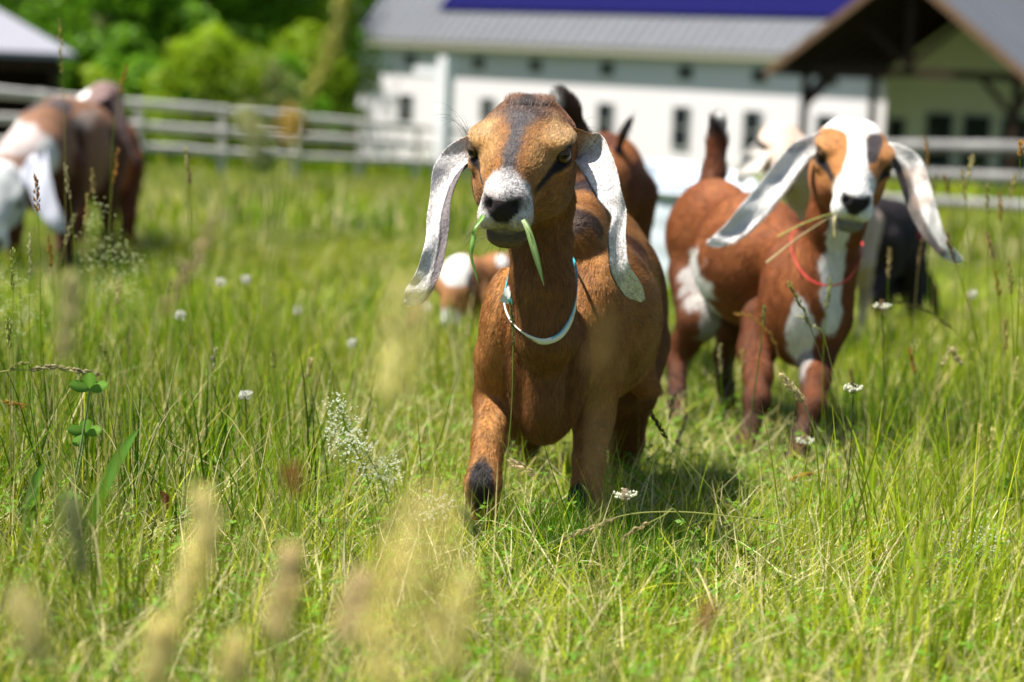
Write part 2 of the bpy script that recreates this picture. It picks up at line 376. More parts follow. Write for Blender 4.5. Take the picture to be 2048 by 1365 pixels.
# ------------------------------------------------------------------ timber porch wing
B0 = U(1585, 250, 77.5); B0[2] = -6; PW = 10.0; PD = 5.2; ez = .72; slope_ = .70; oh = .75
pav = empty('timber_porch', B0, 'dark timber framed porch with a steep grey gable roof joined to the barn', 'porch')
def pp(t, s_, z): p = B0 + bu * t - bn * s_; return V(p[0], p[1], z)
rise = (PW / 2) * slope_
for sg in (-1, 1):                  # the two roof slopes with their underside
    e = pp(PW / 2, -.9, ez + rise + .1); d = (bu * sg - Z * slope_) * (PW / 2 + oh)
    MB().box(e + Z * .10, -bn * 22, d, Z * .12).build('roof', METAL_ROOF, pav)
    MB().box(e + bn * -.02, -bn * 21.9, d, Z * .095).build('ceiling_boards', DARKWOOD, pav)
    MB().box(e + bn * .05 - Z * .14, bn * .06, d, Z * .34).build('fascia', FASCIA, pav)
    for s_ in np.arange(.2, 13, .62): MB().beam(e - bn * s_ + Z * .24, e - bn * s_ + d + Z * .24, .04, .05, up=(0, 0, 1)).build('roof_seam', METAL_ROOF, pav)
    for s_ in np.arange(.6, 8, .9): MB().beam(pp(PW / 2, s_, ez + rise - .1) , pp(PW / 2, s_, ez + rise - .1) + d * .93, .12, .2).build('rafter', DARKWOOD, pav)
for t in (.5, PW - .5):
    MB().beam(pp(t, 0, -6), pp(t, 0, ez + .05), .24, .24, up=tuple(bu)).build('post', DARKWOOD, pav)
    MB().beam(pp(t, PD - .3, -6), pp(t, PD - .3, ez + .05), .24, .24, up=tuple(bu)).build('post', DARKWOOD, pav)
    MB().beam(pp(t, -.6, ez - .15), pp(t, PD, ez - .15), .24, .3).build('wall_plate', DARKWOOD, pav)
    k = 1 if t < 1 else -1
    MB().beam(pp(t, 0, ez - 1.6), pp(t + k * 1.4, 0, ez - .25), .16, .18).build('brace', DARKWOOD, pav)
    MB().beam(pp(t, 0, ez - 1.4), pp(t, 1.3, ez - .25), .16, .18).build('brace', DARKWOOD, pav)
MB().beam(pp(-.2, 0, ez - .12), pp(PW + .2, 0, ez - .12), .24, .30).build('tie_beam', DARKWOOD, pav)
MB().beam(pp(PW / 2, 0, ez), pp(PW / 2, 0, ez + rise), .24, .24, up=tuple(bu)).build('king_post', DARKWOOD, pav)
for k in (-1, 1): MB().beam(pp(PW / 2, 0, ez + .15), pp(PW / 2 + k * 2.2, 0, ez + rise - 1.7), .16, .18).build('strut', DARKWOOD, pav)
# enclosed wing behind the porch
MB().box(pp(.9, PD, -6.2), bu * (PW - 1.8), -bn * 9, Z * (ez + 6.2)).build('wall', OLIVE, pav)
a, b, c = pp(.9, PD, ez), pp(PW - .9, PD, ez), pp(PW / 2, PD, ez + rise - .75); d = -bn * .2
MB().add([a, b, c, (a + c) / 2], [[0, 1, 2, 3]]).build('gable', OLIVE, pav)
for px in (1792, 1878, 1952, 2030):
    lo, hi = 0, PW
    for _ in range(30):
        m_ = (lo + hi) / 2
        if proj(pp(m_, PD, -2))[0] < px: lo = m_
        else: hi = m_
    window(px, -2.0 if px > 1800 else -2.3, 1.15 if px > 1800 else .75, 2.1, pav, pos=pp(lo, PD, 0) + bn * .004, two=px > 1800, m=mat('cream_trim', (.5, .48, .36), .6) if px == 1792 else TRIM)
# ------------------------------------------------------------------ open shed on the left
SU = V(-.97, -.24, 0); SN = V(.24, -.97, 0); s0 = U(152, 119, 46)
shed = empty('open_shed', V(s0[0], s0[1], float(gz(0, s0[1]))), 'open dark wooden shed under a pale grey hipped roof beside the fence', 'shed')
gs = float(gz(0, s0[1])) - .4; ez2 = s0[2]
def sp_(t, s_, z): p = s0 + SU * t - SN * s_; return V(p[0], p[1], z)
def slab(name, pts, th, m, parent):
    pts = [np.asarray(p) for p in pts]; n = len(pts); f = [list(range(n))[::-1], [n + k for k in range(n)]]
    sides = np.array([[k, (k + 1) % n, n + (k + 1) % n, n + k] for k in range(n)])
    put(mesh(name, np.array(pts + [p + Z * th for p in pts]), [np.array([f[0]]), np.array([f[1]]), sides], m, smooth=False), parent)
r1, r2 = sp_(3.6, 3.6, ez2 + 1.95), sp_(9, 3.6, ez2 + 1.95); c1, c2, c3, c4 = sp_(0, 0, ez2), sp_(12.6, 0, ez2), sp_(12.6, 7.2, ez2), sp_(0, 7.2, ez2)
for pts in ([c2, c1, r1, r2], [c1, c4, r1], [c4, c3, r2, r1], [c3, c2, r2]): slab('roof', pts, .13, SHEDROOF, shed)
MB().box(sp_(.4, 3.2, gs), SU * 11.8, -SN * 3.4, Z * (ez2 - gs - .03)).build('wall', DARKWOOD, shed)
MB().box(sp_(.35, .3, ez2 - .30), SU * 11.9, -SN * .15, Z * .26).build('lintel', DARKWOOD, shed)
for t in (.5, 4.3, 8.1, 11.9): MB().beam(sp_(t, .35, gs), sp_(t, .35, ez2 - .3), .18, .18, up=tuple(SU)).build('post', DARKWOOD, shed)
MB().box(sp_(.35, .3, gs), SU * .12, -SN * 3, Z * (ez2 - gs - .03)).build('side_wall', DARKWOOD, shed)
# ------------------------------------------------------------------ fences
def fence(P0, P1, hs, label, rail_h=.155, step=2.6, m=None):
    m = m or FENCEW
    o = empty('rail_fence', V(P0[0], P0[1], float(gz(0, P0[1]))), label, 'fence'); d = P1 - P0; n = int(np.linalg.norm(d[:2]) / step); pts = [P0 + d * i / n for i in range(n + 1)]
    pts = [V(p[0], p[1], float(gz(0, p[1]))) for p in pts]
    for i, p in enumerate(pts):
        MB().box(p - V(.06, .06, .3), V(.12, 0, 0), V(0, .12, 0), Z * (hs[0] + .38)).build('post', m, o)
        if i < n:
            for h_ in hs:
                q = pts[i + 1]; t = nrm(q - p); s_ = nrm(np.cross(t, Z)); j = rng.normal(0, .012, 2)
                a_, b_ = p + s_ * .10 + Z * (h_ + j[0]), q + s_ * .10 + Z * (h_ + j[1]) - t * .02; rv, rq = tube([a_, a_ * .5 + b_ * .5 + Z * .01 * rng.normal(), b_], np.array([.42, .50, .44]) * rail_h * (1 + .08 * rng.normal()), 8); MB().add(rv, rq).build('rail', m, o, smooth=True)
def gp(px, d): p = U(px, 400, d); return V(p[0], p[1], 0)
fence(gp(-420, 25.5), gp(1180, 52), (1.25, .89, .53), 'weathered grey rail fence running from the shed to the front of the barn')
fence(gp(1735, 24.8), gp(2300, 21.5), (.93, .60, .27), 'low weathered rail fence before the timber porch', m=mat('grey_board', (.20, .195, .19), .8, .2, noise_amt=.3, noise_scale=5))
# white post with an arm
o = empty('sign_post', UG(863, 43), 'tall white post with a short arm near the barn corner', 'post'); b = UG(863, 43)
WP = mat('white_paint', (.8, .8, .8), .5); tp = U(862, 112, 43); tp[:2] = b[:2]
MB().box(b - bu * .13 + bn * .13 - Z * .3, bu * .26, -bn * .26, Z * (tp[2] - b[2] + .3)).build('post', WP, o)
MB().box(tp - bu * .90 + bn * .05 - Z * .40, bu * .77, -bn * .1, Z * .17).build('arm', WP, o)
# galvanised water tank
tc = U(1338, 540, 8.6); tg_ = float(gz(0, tc[1])); tz = -.06
tank = empty('water_tank', V(tc[0], tc[1], tg_), 'pale galvanised oval water tank standing in the meadow between the two nearest kids', 'tank')
GALV = mat('galvanised_steel', (.52, .58, .62), .5, .3, noise_amt=.08, noise_scale=6)
def stad(r, n=40, lx=.31, ly=1.25):
    a = np.linspace(0, 2 * np.pi, n, endpoint=False); x = np.cos(a) * (lx + r); y = np.sin(a); y = np.sign(y) * (np.abs(y) ** .9) * (ly + r); return np.stack([tc[0] + x, tc[1] + y], 1)
prof = [(-.03, tg_ - .2)] + [(.003 * math.sin(k * 1.57), tg_ + (tz - tg_) * k / 16) for k in range(17)] + [(.018, tz), (.018, tz + .02), (-.012, tz + .02), (-.02, tz - .06)]
v = np.concatenate([np.c_[stad(r), np.full(40, z)] for r, z in prof]); i, j = np.meshgrid(np.arange(len(prof) - 1), np.arange(40), indexing='ij'); i = i.ravel(); j = j.ravel(); j2 = (j + 1) % 40
put(mesh('side', v, np.stack([i * 40 + j, i * 40 + j2, (i + 1) * 40 + j2, (i + 1) * 40 + j], -1), GALV), tank)
r = stad(-.02); v = np.c_[r, np.full(40, tz - .04)]; v = np.concatenate([v, [[tc[0], tc[1], tz - .04]]]); q = [[k, (k + 1) % 40, 40] for k in range(40)]
put(mesh('water', v, np.array(q), mat('tank_water', (.24, .30, .34), .12, .4)), tank)
# ------------------------------------------------------------------ trees
def leaf_cloud(centers, radii, n, size, cols, squash=.8):
    centers = np.asarray(centers); radii = np.asarray(radii); k = rng.choice(len(centers), n, p=radii ** 2 / (radii ** 2).sum())
    d = nrm_rows_(rng.normal(0, 1, (n, 3))); rr = radii[k] * (.55 + .5 * rng.random(n) ** .5)
    c = centers[k] + d * rr[:, None] * V(1, 1, squash); nn = nrm_rows_(d + rng.normal(0, .6, (n, 3)) + V(0, 0, .3)); a = nrm_rows_(np.cross(nn, rng.normal(0, 1, (n, 3)))); b = np.cross(nn, a)
    s_ = (size * (.6 + .8 * rng.random(n)))[:, None]
    v = np.stack([c - a * s_, c - b * s_ * .5, c + a * s_, c + b * s_ * .5], 1).reshape(-1, 3); q = np.arange(4 * n).reshape(-1, 4)
    col = cols[0] + (cols[1] - cols[0]) * rng.random((n, 1)); col = col * (.8 + .4 * rng.random((n, 1))) * (.75 + .5 * noise(c, .55, 3))[:, None]
    return v, q, np.repeat(col, 4, 0)
def nrm_rows_(a): return a / (np.linalg.norm(a, axis=1)[:, None] + 1e-12)
TLEAF = mat('tree_leaves', attr='Col', rough=.5, spec=.15, trans=.42); BARK = mat('bark', (.10, .075, .05), .85, .2, noise_amt=.4, noise_scale=8, bump=.6)
def tree(px, d, top, rad, cols, label, n=7000, name='tree', cat='tree', size=.17, group=None):
    b = UG(px, d); H_ = U(px, top, d)[2] - b[2]; o = empty(name, b, label, cat, group); r0 = .03 * H_
    tr = MB(); pts = [b + V(0, 0, -.3), b + V(.1 * rad, 0, H_ * .35), b + V(-.05 * rad, .1, H_ * .7)]
    cs, rs = [], []; nl = int(9 + rad * 5)
    for i in range(nl):
        f = (i + .5) / nl; z = H_ * (.14 + .80 * f); w__ = rad * math.sin(math.pi * min(1, .2 + .8 * f) ** .85) ** .6; a = i * 2.4 + rng.random(); rr = w__ * (.35 + .65 * rng.random())
        cs.append(b + V(math.cos(a) * rr, math.sin(a) * rr, z)); rs.append(rad * (.26 + .22 * rng.random()))
    v, q = tube(pts, np.array([r0, r0 * .8, r0 * .4]), 8); tr.add(v, q)
    for c in cs[::2]: v, q = tube([b + V(0, 0, H_ * .3 * rng.random() + H_ * .15), c * .5 + b * .5 + V(0, 0, H_ * .2), c], np.array([r0 * .35, r0 * .22, r0 * .08]), 5); tr.add(v, q)
    tr.build('trunk', BARK, o, smooth=True)
    v, q, c = leaf_cloud(cs, rs, n, size, cols); put(mesh('crown', v, q, TLEAF, smooth=False, col=c), o)
G1c = (V(.085, .21, .006), V(.17, .35, .012)); G2c = (V(.18, .31, .008), V(.30, .40, .014)); G3c = (V(.060, .17, .008), V(.13, .29, .012))
for a in ((-120, 62, -330, 4.2, G1c, 'deep green tree behind the open shed'), (95, 78, -420, 5.0, G3c, 'tall dark green tree rising over the end of the shed roof'),
          (215, 68, -260, 3.4, G1c, 'fresh green leafy tree just clear of the shed roof end'), (345, 92, -520, 5.5, G3c, 'tall shadowy tree behind the rounded yellow green bush'),
          (478, 84, -420, 4.6, G1c, 'tall bright green tree midway between shed and barn'), (640, 127, -500, 5.2, G1c, 'tall leafy tree at the corner of the barn'),
          (450, 110, -450, 5.5, G3c, 'dark tree deep in the wood behind the fence'), (250, 112, -480, 5.5, G3c, 'dark tree in the wood between shed and bush'), (760, 128, -420, 6, G3c, 'dark tree behind the end wall of the barn'), (590, 118, -460, 5.5, G3c, 'dark tree behind the barn corner tree'),
          (10, 105, -420, 6, G3c, 'dark tree in the wood behind the shed'), (420, 74, -300, 3.4, G1c, 'bright green tree directly behind the round yellow green bush'), (525, 76, -300, 3.2, G2c, 'yellow green tree left of the barn'), (150, 88, -380, 4.2, G1c, 'tall mid green tree above the shed roof end'), (715, 130, -380, 4.6, G1c, 'green tree touching the barn roof edge'), (300, 76, -260, 3.2, G2c, 'light green tree beside the fresh leafy one'), (380, 66, 20, 1.9, G1c, 'low bright green tree peeping over the round bush'), (560, 92, -120, 3.0, G1c, 'bright green tree in the gap left of the barn'), (235, 60, 60, 1.6, G1c, 'low leafy tree right of the shed eave')): tree(*a, n=9000, group='trees behind the fence')
for a in ((395, 54, 52, 1.75, G2c, 'round yellow green bush behind the fence'), (500, 60, 130, 1.7, (V(.15, .20, .05), V(.24, .27, .08)), 'pale olive bush beside the round yellow green one'), (285, 58, 120, 1.3, G1c, 'small green bush behind the fence near the goats'),
          (545, 66, 110, 1.6, G1c, 'green bush behind the fence, close to the barn'), (655, 84, 120, 1.0, G2c, 'small light bush at the foot of the barn corner'), (630, 90, 60, 1.4, G1c, 'deep green bush at the barn corner'), (582, 70, 60, 2.0, G2c, 'bright yellow green bush close to the corner of the barn'), (190, 52, 150, 1.2, G2c, 'light green bush by the end of the shed')): tree(*a, n=4500, name='bush', cat='bush', size=.10, group='bushes behind the fence')
# ------------------------------------------------------------------ goats
def head_frame(E, yaw, pitch, tilt=0):
    """yaw: snout turned towards image left; pitch: snout below the horizontal (degrees)"""
    y, p = math.radians(yaw), math.radians(pitch)
    Sx = V(-math.sin(y) * math.cos(p), -math.cos(y) * math.cos(p), -math.sin(p)); X = V(math.cos(y), -math.sin(y), 0)
    T = np.cross(Sx, X)
    if tilt:
        a = math.radians(tilt); X, T = X * math.cos(a) + T * math.sin(a), T * math.cos(a) - X * math.sin(a)
    return dict(E=np.asarray(E, float), R=np.stack([X, Sx, T], 1), s=1.0)
def head_prims(H):
    E, R, s = H['E'], H['R'], H['s']
    def p(x, y, z): return E + R @ (V(x, y, z) * s)
    back = -R[:, 1] + R[:, 2] * .15
    def e(c, r, k=.012, fl=back, op='add', tg='head', RR=None):
        return ell(p(*c), np.array(r) * s, R if RR is None else R @ RR, k * s, tg, fl, op)
    def rx(a):                      # rotation about the head's x axis
        a = math.radians(a); return np.array([[1, 0, 0], [0, math.cos(a), -math.sin(a)], [0, math.sin(a), math.cos(a)]])
    def rz(a):
        a = math.radians(a); return np.array([[math.cos(a), -math.sin(a), 0], [math.sin(a), math.cos(a), 0], [0, 0, 1]])
    P = [e((0, -.040, -.012), (.0545, .055, .045)),
         e((0, -.012, -.004), (.048, .050, .033), .016),
         e((0, .026, -.008), (.036, .052, .030), .016),               # bridge of the nose, Roman
         cone(p(0, .02, -.018), p(0, .080, -.024), .034 * s, .0265 * s, .016 * s, 'head', back, sq=(R[:, 0], .92)),
         e((0, .086, -.021), (.0195, .027, .0215), .010),                # muzzle
         e((.0150, .094, -.034), (.0138, .019, .0150), .008), e((-.0150, .094, -.034), (.0138, .019, .0150), .008),   # lips
         cone(p(0, -.015, -.062), p(0, .074, -.056), .027 * s, .0160 * s, .016 * s, 'head', back, sq=(R[:, 0], 1.0)),
         e((0, .088, -.0575), (.0225, .0170, .0145), .006)]                # chin
    for g in (-1, 1):
        P += [e((g * .031, .000, -.040), (.022, .048, .033), .014, RR=rz(g * 8)),
              e((g * .0425, .000, .0108), (.0140, .024, .0078), .013, RR=rz(g * 14)),   # brow ridge over the eye
              e((g * .0440, .010, -.0145), (.0115, .018, .0080), .008, RR=rz(g * 12)),   # below the eye
              e((g * .017, -.056, .018), (.013, .014, .010), .012),       # horn bud swellings
              e((g * .0160, .093, -.016), (.0068, .011, .0085), .006)]   # wing of the nostril
    for g in (-1, 1):
        P += [e((g * .0520, .009, -.001), (.0090, .0105, .0082), .003, op='sub'),
              e((g * .0140, .1090, -.0160), (.0024, .009, .0040), .002, op='sub', RR=rz(-g * 30)),
              cone(p(g * .008, .108, -.0495), p(g * .029, .078, -.0440), .0020 * s, .0022 * s, .0025 * s, 'head', None)]
        P[-1].op = 'sub'
    P.append(cone(p(0, .1165, -.031), p(0, .112, -.047), .0012 * s, .001 * s, .002 * s)); P[-1].op = 'sub'
    P.append(cone(p(-.010, .108, -.0495), p(.010, .108, -.0495), .0020 * s, .0020 * s, .002 * s)); P[-1].op = 'sub'
    return P
eye_white = mat('goat_eye', (.035, .022, .010), .08, .6, coat=1)
def eye_mat():
    m = bpy.data.materials.new('goat_eyeball'); m.use_nodes = True; t = m.node_tree; N = t.nodes; L = t.links; b = N['Principled BSDF']
    a = N.new('ShaderNodeAttribute'); a.attribute_name = 'Col'; L.new(a.outputs['Color'], b.inputs['Base Color'])
    b.inputs['Roughness'].default_value = .06; b.inputs['Specular IOR Level'].default_value = .22
    return m
EYE = eye_mat(); LID = mat('eyelid_skin', (.012, .010, .010), .35, .4)
def sphere_grid(nu=24, nv=16):
    a = np.linspace(0, 2 * np.pi, nu, endpoint=False); b = np.linspace(0.02, np.pi - .02, nv)
    v = np.stack([np.outer(np.sin(b), np.cos(a)), np.outer(np.sin(b), np.sin(a)), np.outer(np.cos(b), np.ones(nu))], -1).reshape(-1, 3)
    i, j = np.meshgrid(np.arange(nv - 1), np.arange(nu), indexing='ij'); i = i.ravel(); j = j.ravel(); j2 = (j + 1) % nu
    return v, np.stack([i * nu + j, (i + 1) * nu + j, (i + 1) * nu + j2, i * nu + j2], -1)
def add_eyes(H, parent):
    E, R, s = H['E'], H['R'], H['s']
    for g in (-1, 1):
        c = E + R @ (V(g * .0432, .0100, -.0005) * s); v, q = sphere_grid()
        ax = nrm(V(g * .72, .62, .12))       # where the eye looks, in the head's frame; z of the sphere points there
        a1 = nrm(np.cross(V(0, 0, 1), ax)); a2 = np.cross(ax, a1); B = R @ np.stack([a1, a2, ax], 1)
        r = np.sqrt(v[:, 0] ** 2 + v[:, 1] ** 2) + (v[:, 2] < 0) * 2
        col = np.tile([[.075, .040, .014]], (len(v), 1)); col[r > .66] = (.012, .008, .006)
        pup = (np.abs(v[:, 1]) < .18) & (np.abs(v[:, 0]) < .5) & (v[:, 2] > 0); col[pup] = (.004, .004, .005)
        sc = 1 + .10 * np.clip(v[:, 2] - .7, 0, 1)
        a_ = np.linspace(0, 2 * np.pi, 26, endpoint=False); rg = np.stack([.0104 * np.cos(a_), .0078 * np.sin(a_) - .0004, np.full(26, .0058)], -1) * s
        lv, lq = tube(c + rg @ B.T, .0013 * s, 8, True); lo_ = mesh('eyelid', lv, lq, LID); put(lo_, parent)
        o = mesh('eye', c + (v * sc[:, None] * .0122 * s) @ B.T, q, EYE, col=col); put(o, parent)
def curves_fur(name, root, tip, mid, rad, col, material, parent):
    n = len(root); cu = bpy.data.hair_curves.new(name); cu.add_curves([3] * n)
    pos = np.stack([root, mid, tip], 1).astype(np.float32); cu.attributes['position'].data.foreach_set('vector', pos.ravel())
    ra = np.stack([rad, rad * .75, rad * .12], 1).astype(np.float32)
    a = cu.attributes.get('radius') or cu.attributes.new('radius', 'FLOAT', 'POINT'); a.data.foreach_set('value', ra.ravel())
    a = cu.attributes.new('Col', 'FLOAT_COLOR', 'CURVE'); c = np.ones((n, 4), np.float32); c[:, :3] = col; a.data.foreach_set('color', c.ravel())
    cu.materials.append(material); o = bpy.data.objects.new(name, cu); S.collection.objects.link(o); put(o, parent); tag(o, kind='stuff'); return o
COAT = mat('goat_coat', attr='Col', rough=.75, spec=.15, bump=.15, bump_scale=350)
FURN = 260000
FUR = mat('goat_fur', attr='Col', rough=.42, spec=.28, trans=.0)
def build_goat(name, label, prims, H, ears, paint, h, fur=0, furlen=.009, group=None, base=None, facecam=True, hairfn=None):
    root = empty('goat', base, label, 'goat', group or 'goats in the meadow')
    P = prims + head_prims(H)
    v, q = polygonise(P, h); v = smooth(v, q, 2, .5)
    idx = nearest(P, v); fl = np.array([p.flow for p in P])[idx]; fl = smooth(fl, q, 6, .6)
    tg = np.array([p.tag for p in P])[idx]
    nv = vnorm(v, q)
    te = np.full(len(v), -1.0); ue = np.zeros(len(v)); se = np.zeros(len(v)); eid = np.zeros(len(v), int)
    tris = []
    for n_, er in enumerate(ears):
        ev_, eq, ef, et, eu, es = loft_ear(*er)
        o = len(v); dg = eq[:, 2] == eq[:, 3]
        v = np.concatenate([v, ev_]); q = np.concatenate([q, eq[~dg] + o]); tris.append(eq[dg][:, :3] + o)
        fl = np.concatenate([fl, ef]); tg = np.concatenate([tg, np.full(len(ev_), 'ear')])
        te = np.concatenate([te, et]); ue = np.concatenate([ue, eu]); se = np.concatenate([se, es]); eid = np.concatenate([eid, np.full(len(ev_), n_ + 1)])
    nv = vnorm(v, q)
    # make sure ear normals point outwards
    for n_ in range(1, len(ears) + 1):
        m = eid == n_; c = v[m]; k = np.nonzero(m)[0]
        ok = (nv[k] * (v[k] - smooth_center(v[k], te[k]))).sum(1).mean()
        if ok < 0:
            fm = m[q[:, 0]]; q[fm] = q[fm][:, ::-1]; nv[k] *= -1
    L = ((v - H['E']) @ H['R']) / H['s']
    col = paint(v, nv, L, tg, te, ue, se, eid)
    body = mesh('body', v, [q] + tris, COAT, col=np.clip(col, 0, 1)); put(body, root)
    add_eyes(H, root)
    if fur:
        a_, b_, c_, d_ = v[q[:, 0]], v[q[:, 1]], v[q[:, 2]], v[q[:, 3]]
        ar = .5 * np.linalg.norm(np.cross(c_ - a_, d_ - b_), axis=1)
        fc = (a_ + c_) / 2; fn = nrm_rows(np.cross(c_ - a_, d_ - b_))
        view = ((CAM - fc) * fn).sum(1) / np.linalg.norm(CAM - fc, axis=1)
        wgt = ar * np.where(view > -.35, 1.0, .10)      # sparse where only other cameras look
        hd = np.isin(tg[q[:, 0]], ['head', 'ear']); wgt *= np.where(tg[q[:, 0]] == 'ear', 3.2, np.where(hd, 2.3, 1))
        k = rng.choice(len(q), fur, p=wgt / wgt.sum()); s_, t_ = rng.random(fur), rng.random(fur)
        wq = np.stack([(1 - s_) * (1 - t_), s_ * (1 - t_), s_ * t_, (1 - s_) * t_], 1)
        pt = np.einsum('nk,nkc->nc', wq, v[q[k]]); nn = nrm_rows(np.einsum('nk,nkc->nc', wq, nv[q[k]]))
        f = np.einsum('nk,nkc->nc', wq, fl[q[k]]); f = nrm_rows(f - (f * nn).sum(1)[:, None] * nn)
        c = np.einsum('nk,nkc->nc', wq, col[q[k]])
        Lp = ((pt - H['E']) @ H['R']) / H['s']
        ln, lift, keep, cj = hairfn(pt, nn, Lp, tg[q[k, 0]], te[q[k, 0]], ue[q[k, 0]])
        ln = ln * furlen * (.6 + .7 * rng.random(fur))
        jit = rng.normal(0, .28, (fur, 3)); cl = (fbm(pt, 55, 5, 2) - .5)[:, None] * 1.1 * np.cross(nn, f)
        di = nrm_rows(f + jit + cl); di = nrm_rows(di - (di * nn).sum(1)[:, None] * nn)
        mid = pt + di * (ln * .5)[:, None] + nn * (ln * lift * .38)[:, None]
        tip = pt + di * (ln * .97)[:, None] + nn * (ln * lift * .55)[:, None]
        rad = np.where(hd[k], .00013, .00017) * (.7 + .6 * rng.random(fur))
        vv = (.60 + .85 * rng.random(fur) ** 1.4)[:, None] * (.78 + .44 * fbm(pt, 120, 9, 3))[:, None]
        c = np.clip(c * vv * (1 + cj), 0, .92)
        kk = keep
        curves_fur('fur', pt[kk], tip[kk], mid[kk], rad[kk], c[kk], FUR, root)
    return root, body, dict(v=v, q=q, tg=tg, nv=nv)
def smooth_center(v, t):
    b = np.round(t * 39).astype(int); n = b.max() + 1; c = np.stack([np.bincount(b, weights=v[:, i], minlength=n) for i in range(3)], -1) / np.maximum(np.bincount(b, minlength=n), 1)[:, None]
    return c[b]
def mixc(a, b, t): return a + (np.asarray(b) - a) * np.asarray(t)[:, None]
# ------------------------------------------------------------------ the goat in front
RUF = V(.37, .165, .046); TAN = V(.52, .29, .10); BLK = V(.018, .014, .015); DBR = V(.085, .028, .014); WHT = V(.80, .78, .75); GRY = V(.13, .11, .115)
H1 = head_frame(U(1042, 296, 2.10), 10, 22)
def hp1(x, y, z): return H1['E'] + H1['R'] @ V(x, y, z)
def main_prims():
    dn = V(0, .15, -1); bk = V(.12, .9, -.55)
    P = []
    nk = [hp1(0.004, -.035, -.050), U(1082, 400, 2.17), U(1082, 480, 2.18), U(1084, 570, 2.175), U(1090, 670, 2.185)]
    P += chain(nk, [.040, .034, .0320, .0335, .036], .008, 'neck', V(0, .1, -1), sq=(V(0, 1, 0), 1.18))
    # trunk
    ch = U(1092, 720, 2.245); wi = U(1150, 560, 2.30); be = U(1172, 640, 2.45); lo = U(1180, 560, 2.58); ru = U(1190, 520, 2.68)
    ax = nrm(ru - ch); ax[2] = 0; ax = nrm(ax); sx = np.cross(ax, V(0, 0, 1)); Rb = np.stack([sx, ax, V(0, 0, 1)], 1)
    P += [ell(ch, (.048, .062, .074), Rb, .016, 'chest', V(0, .1, -1)),
          ell(U(1090, 805, 2.25), (.034, .055, .046), Rb, .022, 'chest', V(0, .1, -1)),
          ell(U(1128, 640, 2.35), (.062, .10, .104), Rb, .025, 'trunk', bk),
          ell(be, (.092, .13, .105), Rb, .04, 'trunk', bk),
          ell(U(1186, 590, 2.58), (.080, .12, .092), Rb, .04, 'trunk', bk),
          ell(U(1192, 540, 2.69), (.072, .085, .088), Rb, .04, 'trunk', bk),
          cone(U(1148, 478, 2.28), U(1176, 415, 2.60), .027, .032, .03, 'trunk', bk),
          cone(U(1152, 468, 2.31), U(1128, 560, 2.29), .024, .036, .02, 'trunk', bk)]
    # shoulders and fore legs
    P += [ell(U(1012, 665, 2.27), (.029, .060, .074), Rb, .013, 'leg', dn),
          ell(U(1192, 650, 2.295), (.040, .066, .088), Rb, .015, 'leg', dn)]
    P += chain([U(1002, 720, 2.26), U(990, 800, 2.28), U(978, 880, 2.225), U(966, 972, 2.19), U(972, 1050, 2.20), U(978, 1140, 2.20), U(974, 1190, 2.185)],
               [.030, .0225, .0170, .0185, .0120, .0145, .0155], .010, 'leg', dn)
    P += chain([U(1190, 740, 2.30), U(1186, 830, 2.31), U(1178, 920, 2.27), U(1168, 1010, 2.24), U(1166, 1090, 2.25), U(1162, 1160, 2.25), U(1158, 1205, 2.23)],
               [.034, .0235, .0165, .0170, .0115, .0140, .015], .010, 'leg', dn)
    for a_, b_ in ((U(1034, 700, 2.185), U(1028, 860, 2.215)), (U(1146, 705, 2.20), U(1136, 870, 2.225))): P.append(cone(a_, b_, .007, .009, .018)); P[-1].op = 'sub'
    # hind legs
    P += [ell(U(1085, 640, 2.66), (.048, .085, .095), Rb, .03, 'hind', dn), ell(U(1250, 640, 2.66), (.055, .085, .10), Rb, .03, 'hind', dn)]
    P += chain([U(1068, 700, 2.64), U(1050, 790, 2.60), U(1046, 880, 2.68), U(1042, 940, 2.74), U(1040, 1010, 2.70), U(1038, 1075, 2.70)],
               [.046, .030, .019, .0175, .0130, .0155], .016, 'hind', dn)
    P += chain([U(1262, 690, 2.62), U(1256, 780, 2.58), U(1252, 880, 2.66), U(1248, 940, 2.72), U(1244, 1010, 2.68), U(1240, 1075, 2.68)],
               [.050, .034, .020, .0175, .0130, .0155], .016, 'hind', dn)
    # belly fold seen past the flank, tail
    P += chain([U(1262, 730, 2.52), U(1290, 770, 2.52), U(1312, 781, 2.52)], [.035, .012, .004], .02, 'trunk', V(1, 0, -.3))
    P += chain([U(1168, 420, 2.74), U(1160, 350, 2.78), U(1148, 285, 2.78), U(1128, 222, 2.76), U(1120, 196, 2.75)], [.024, .021, .020, .0175, .0115], .014, 'tail', V(-.15, 0, 1))
    return P
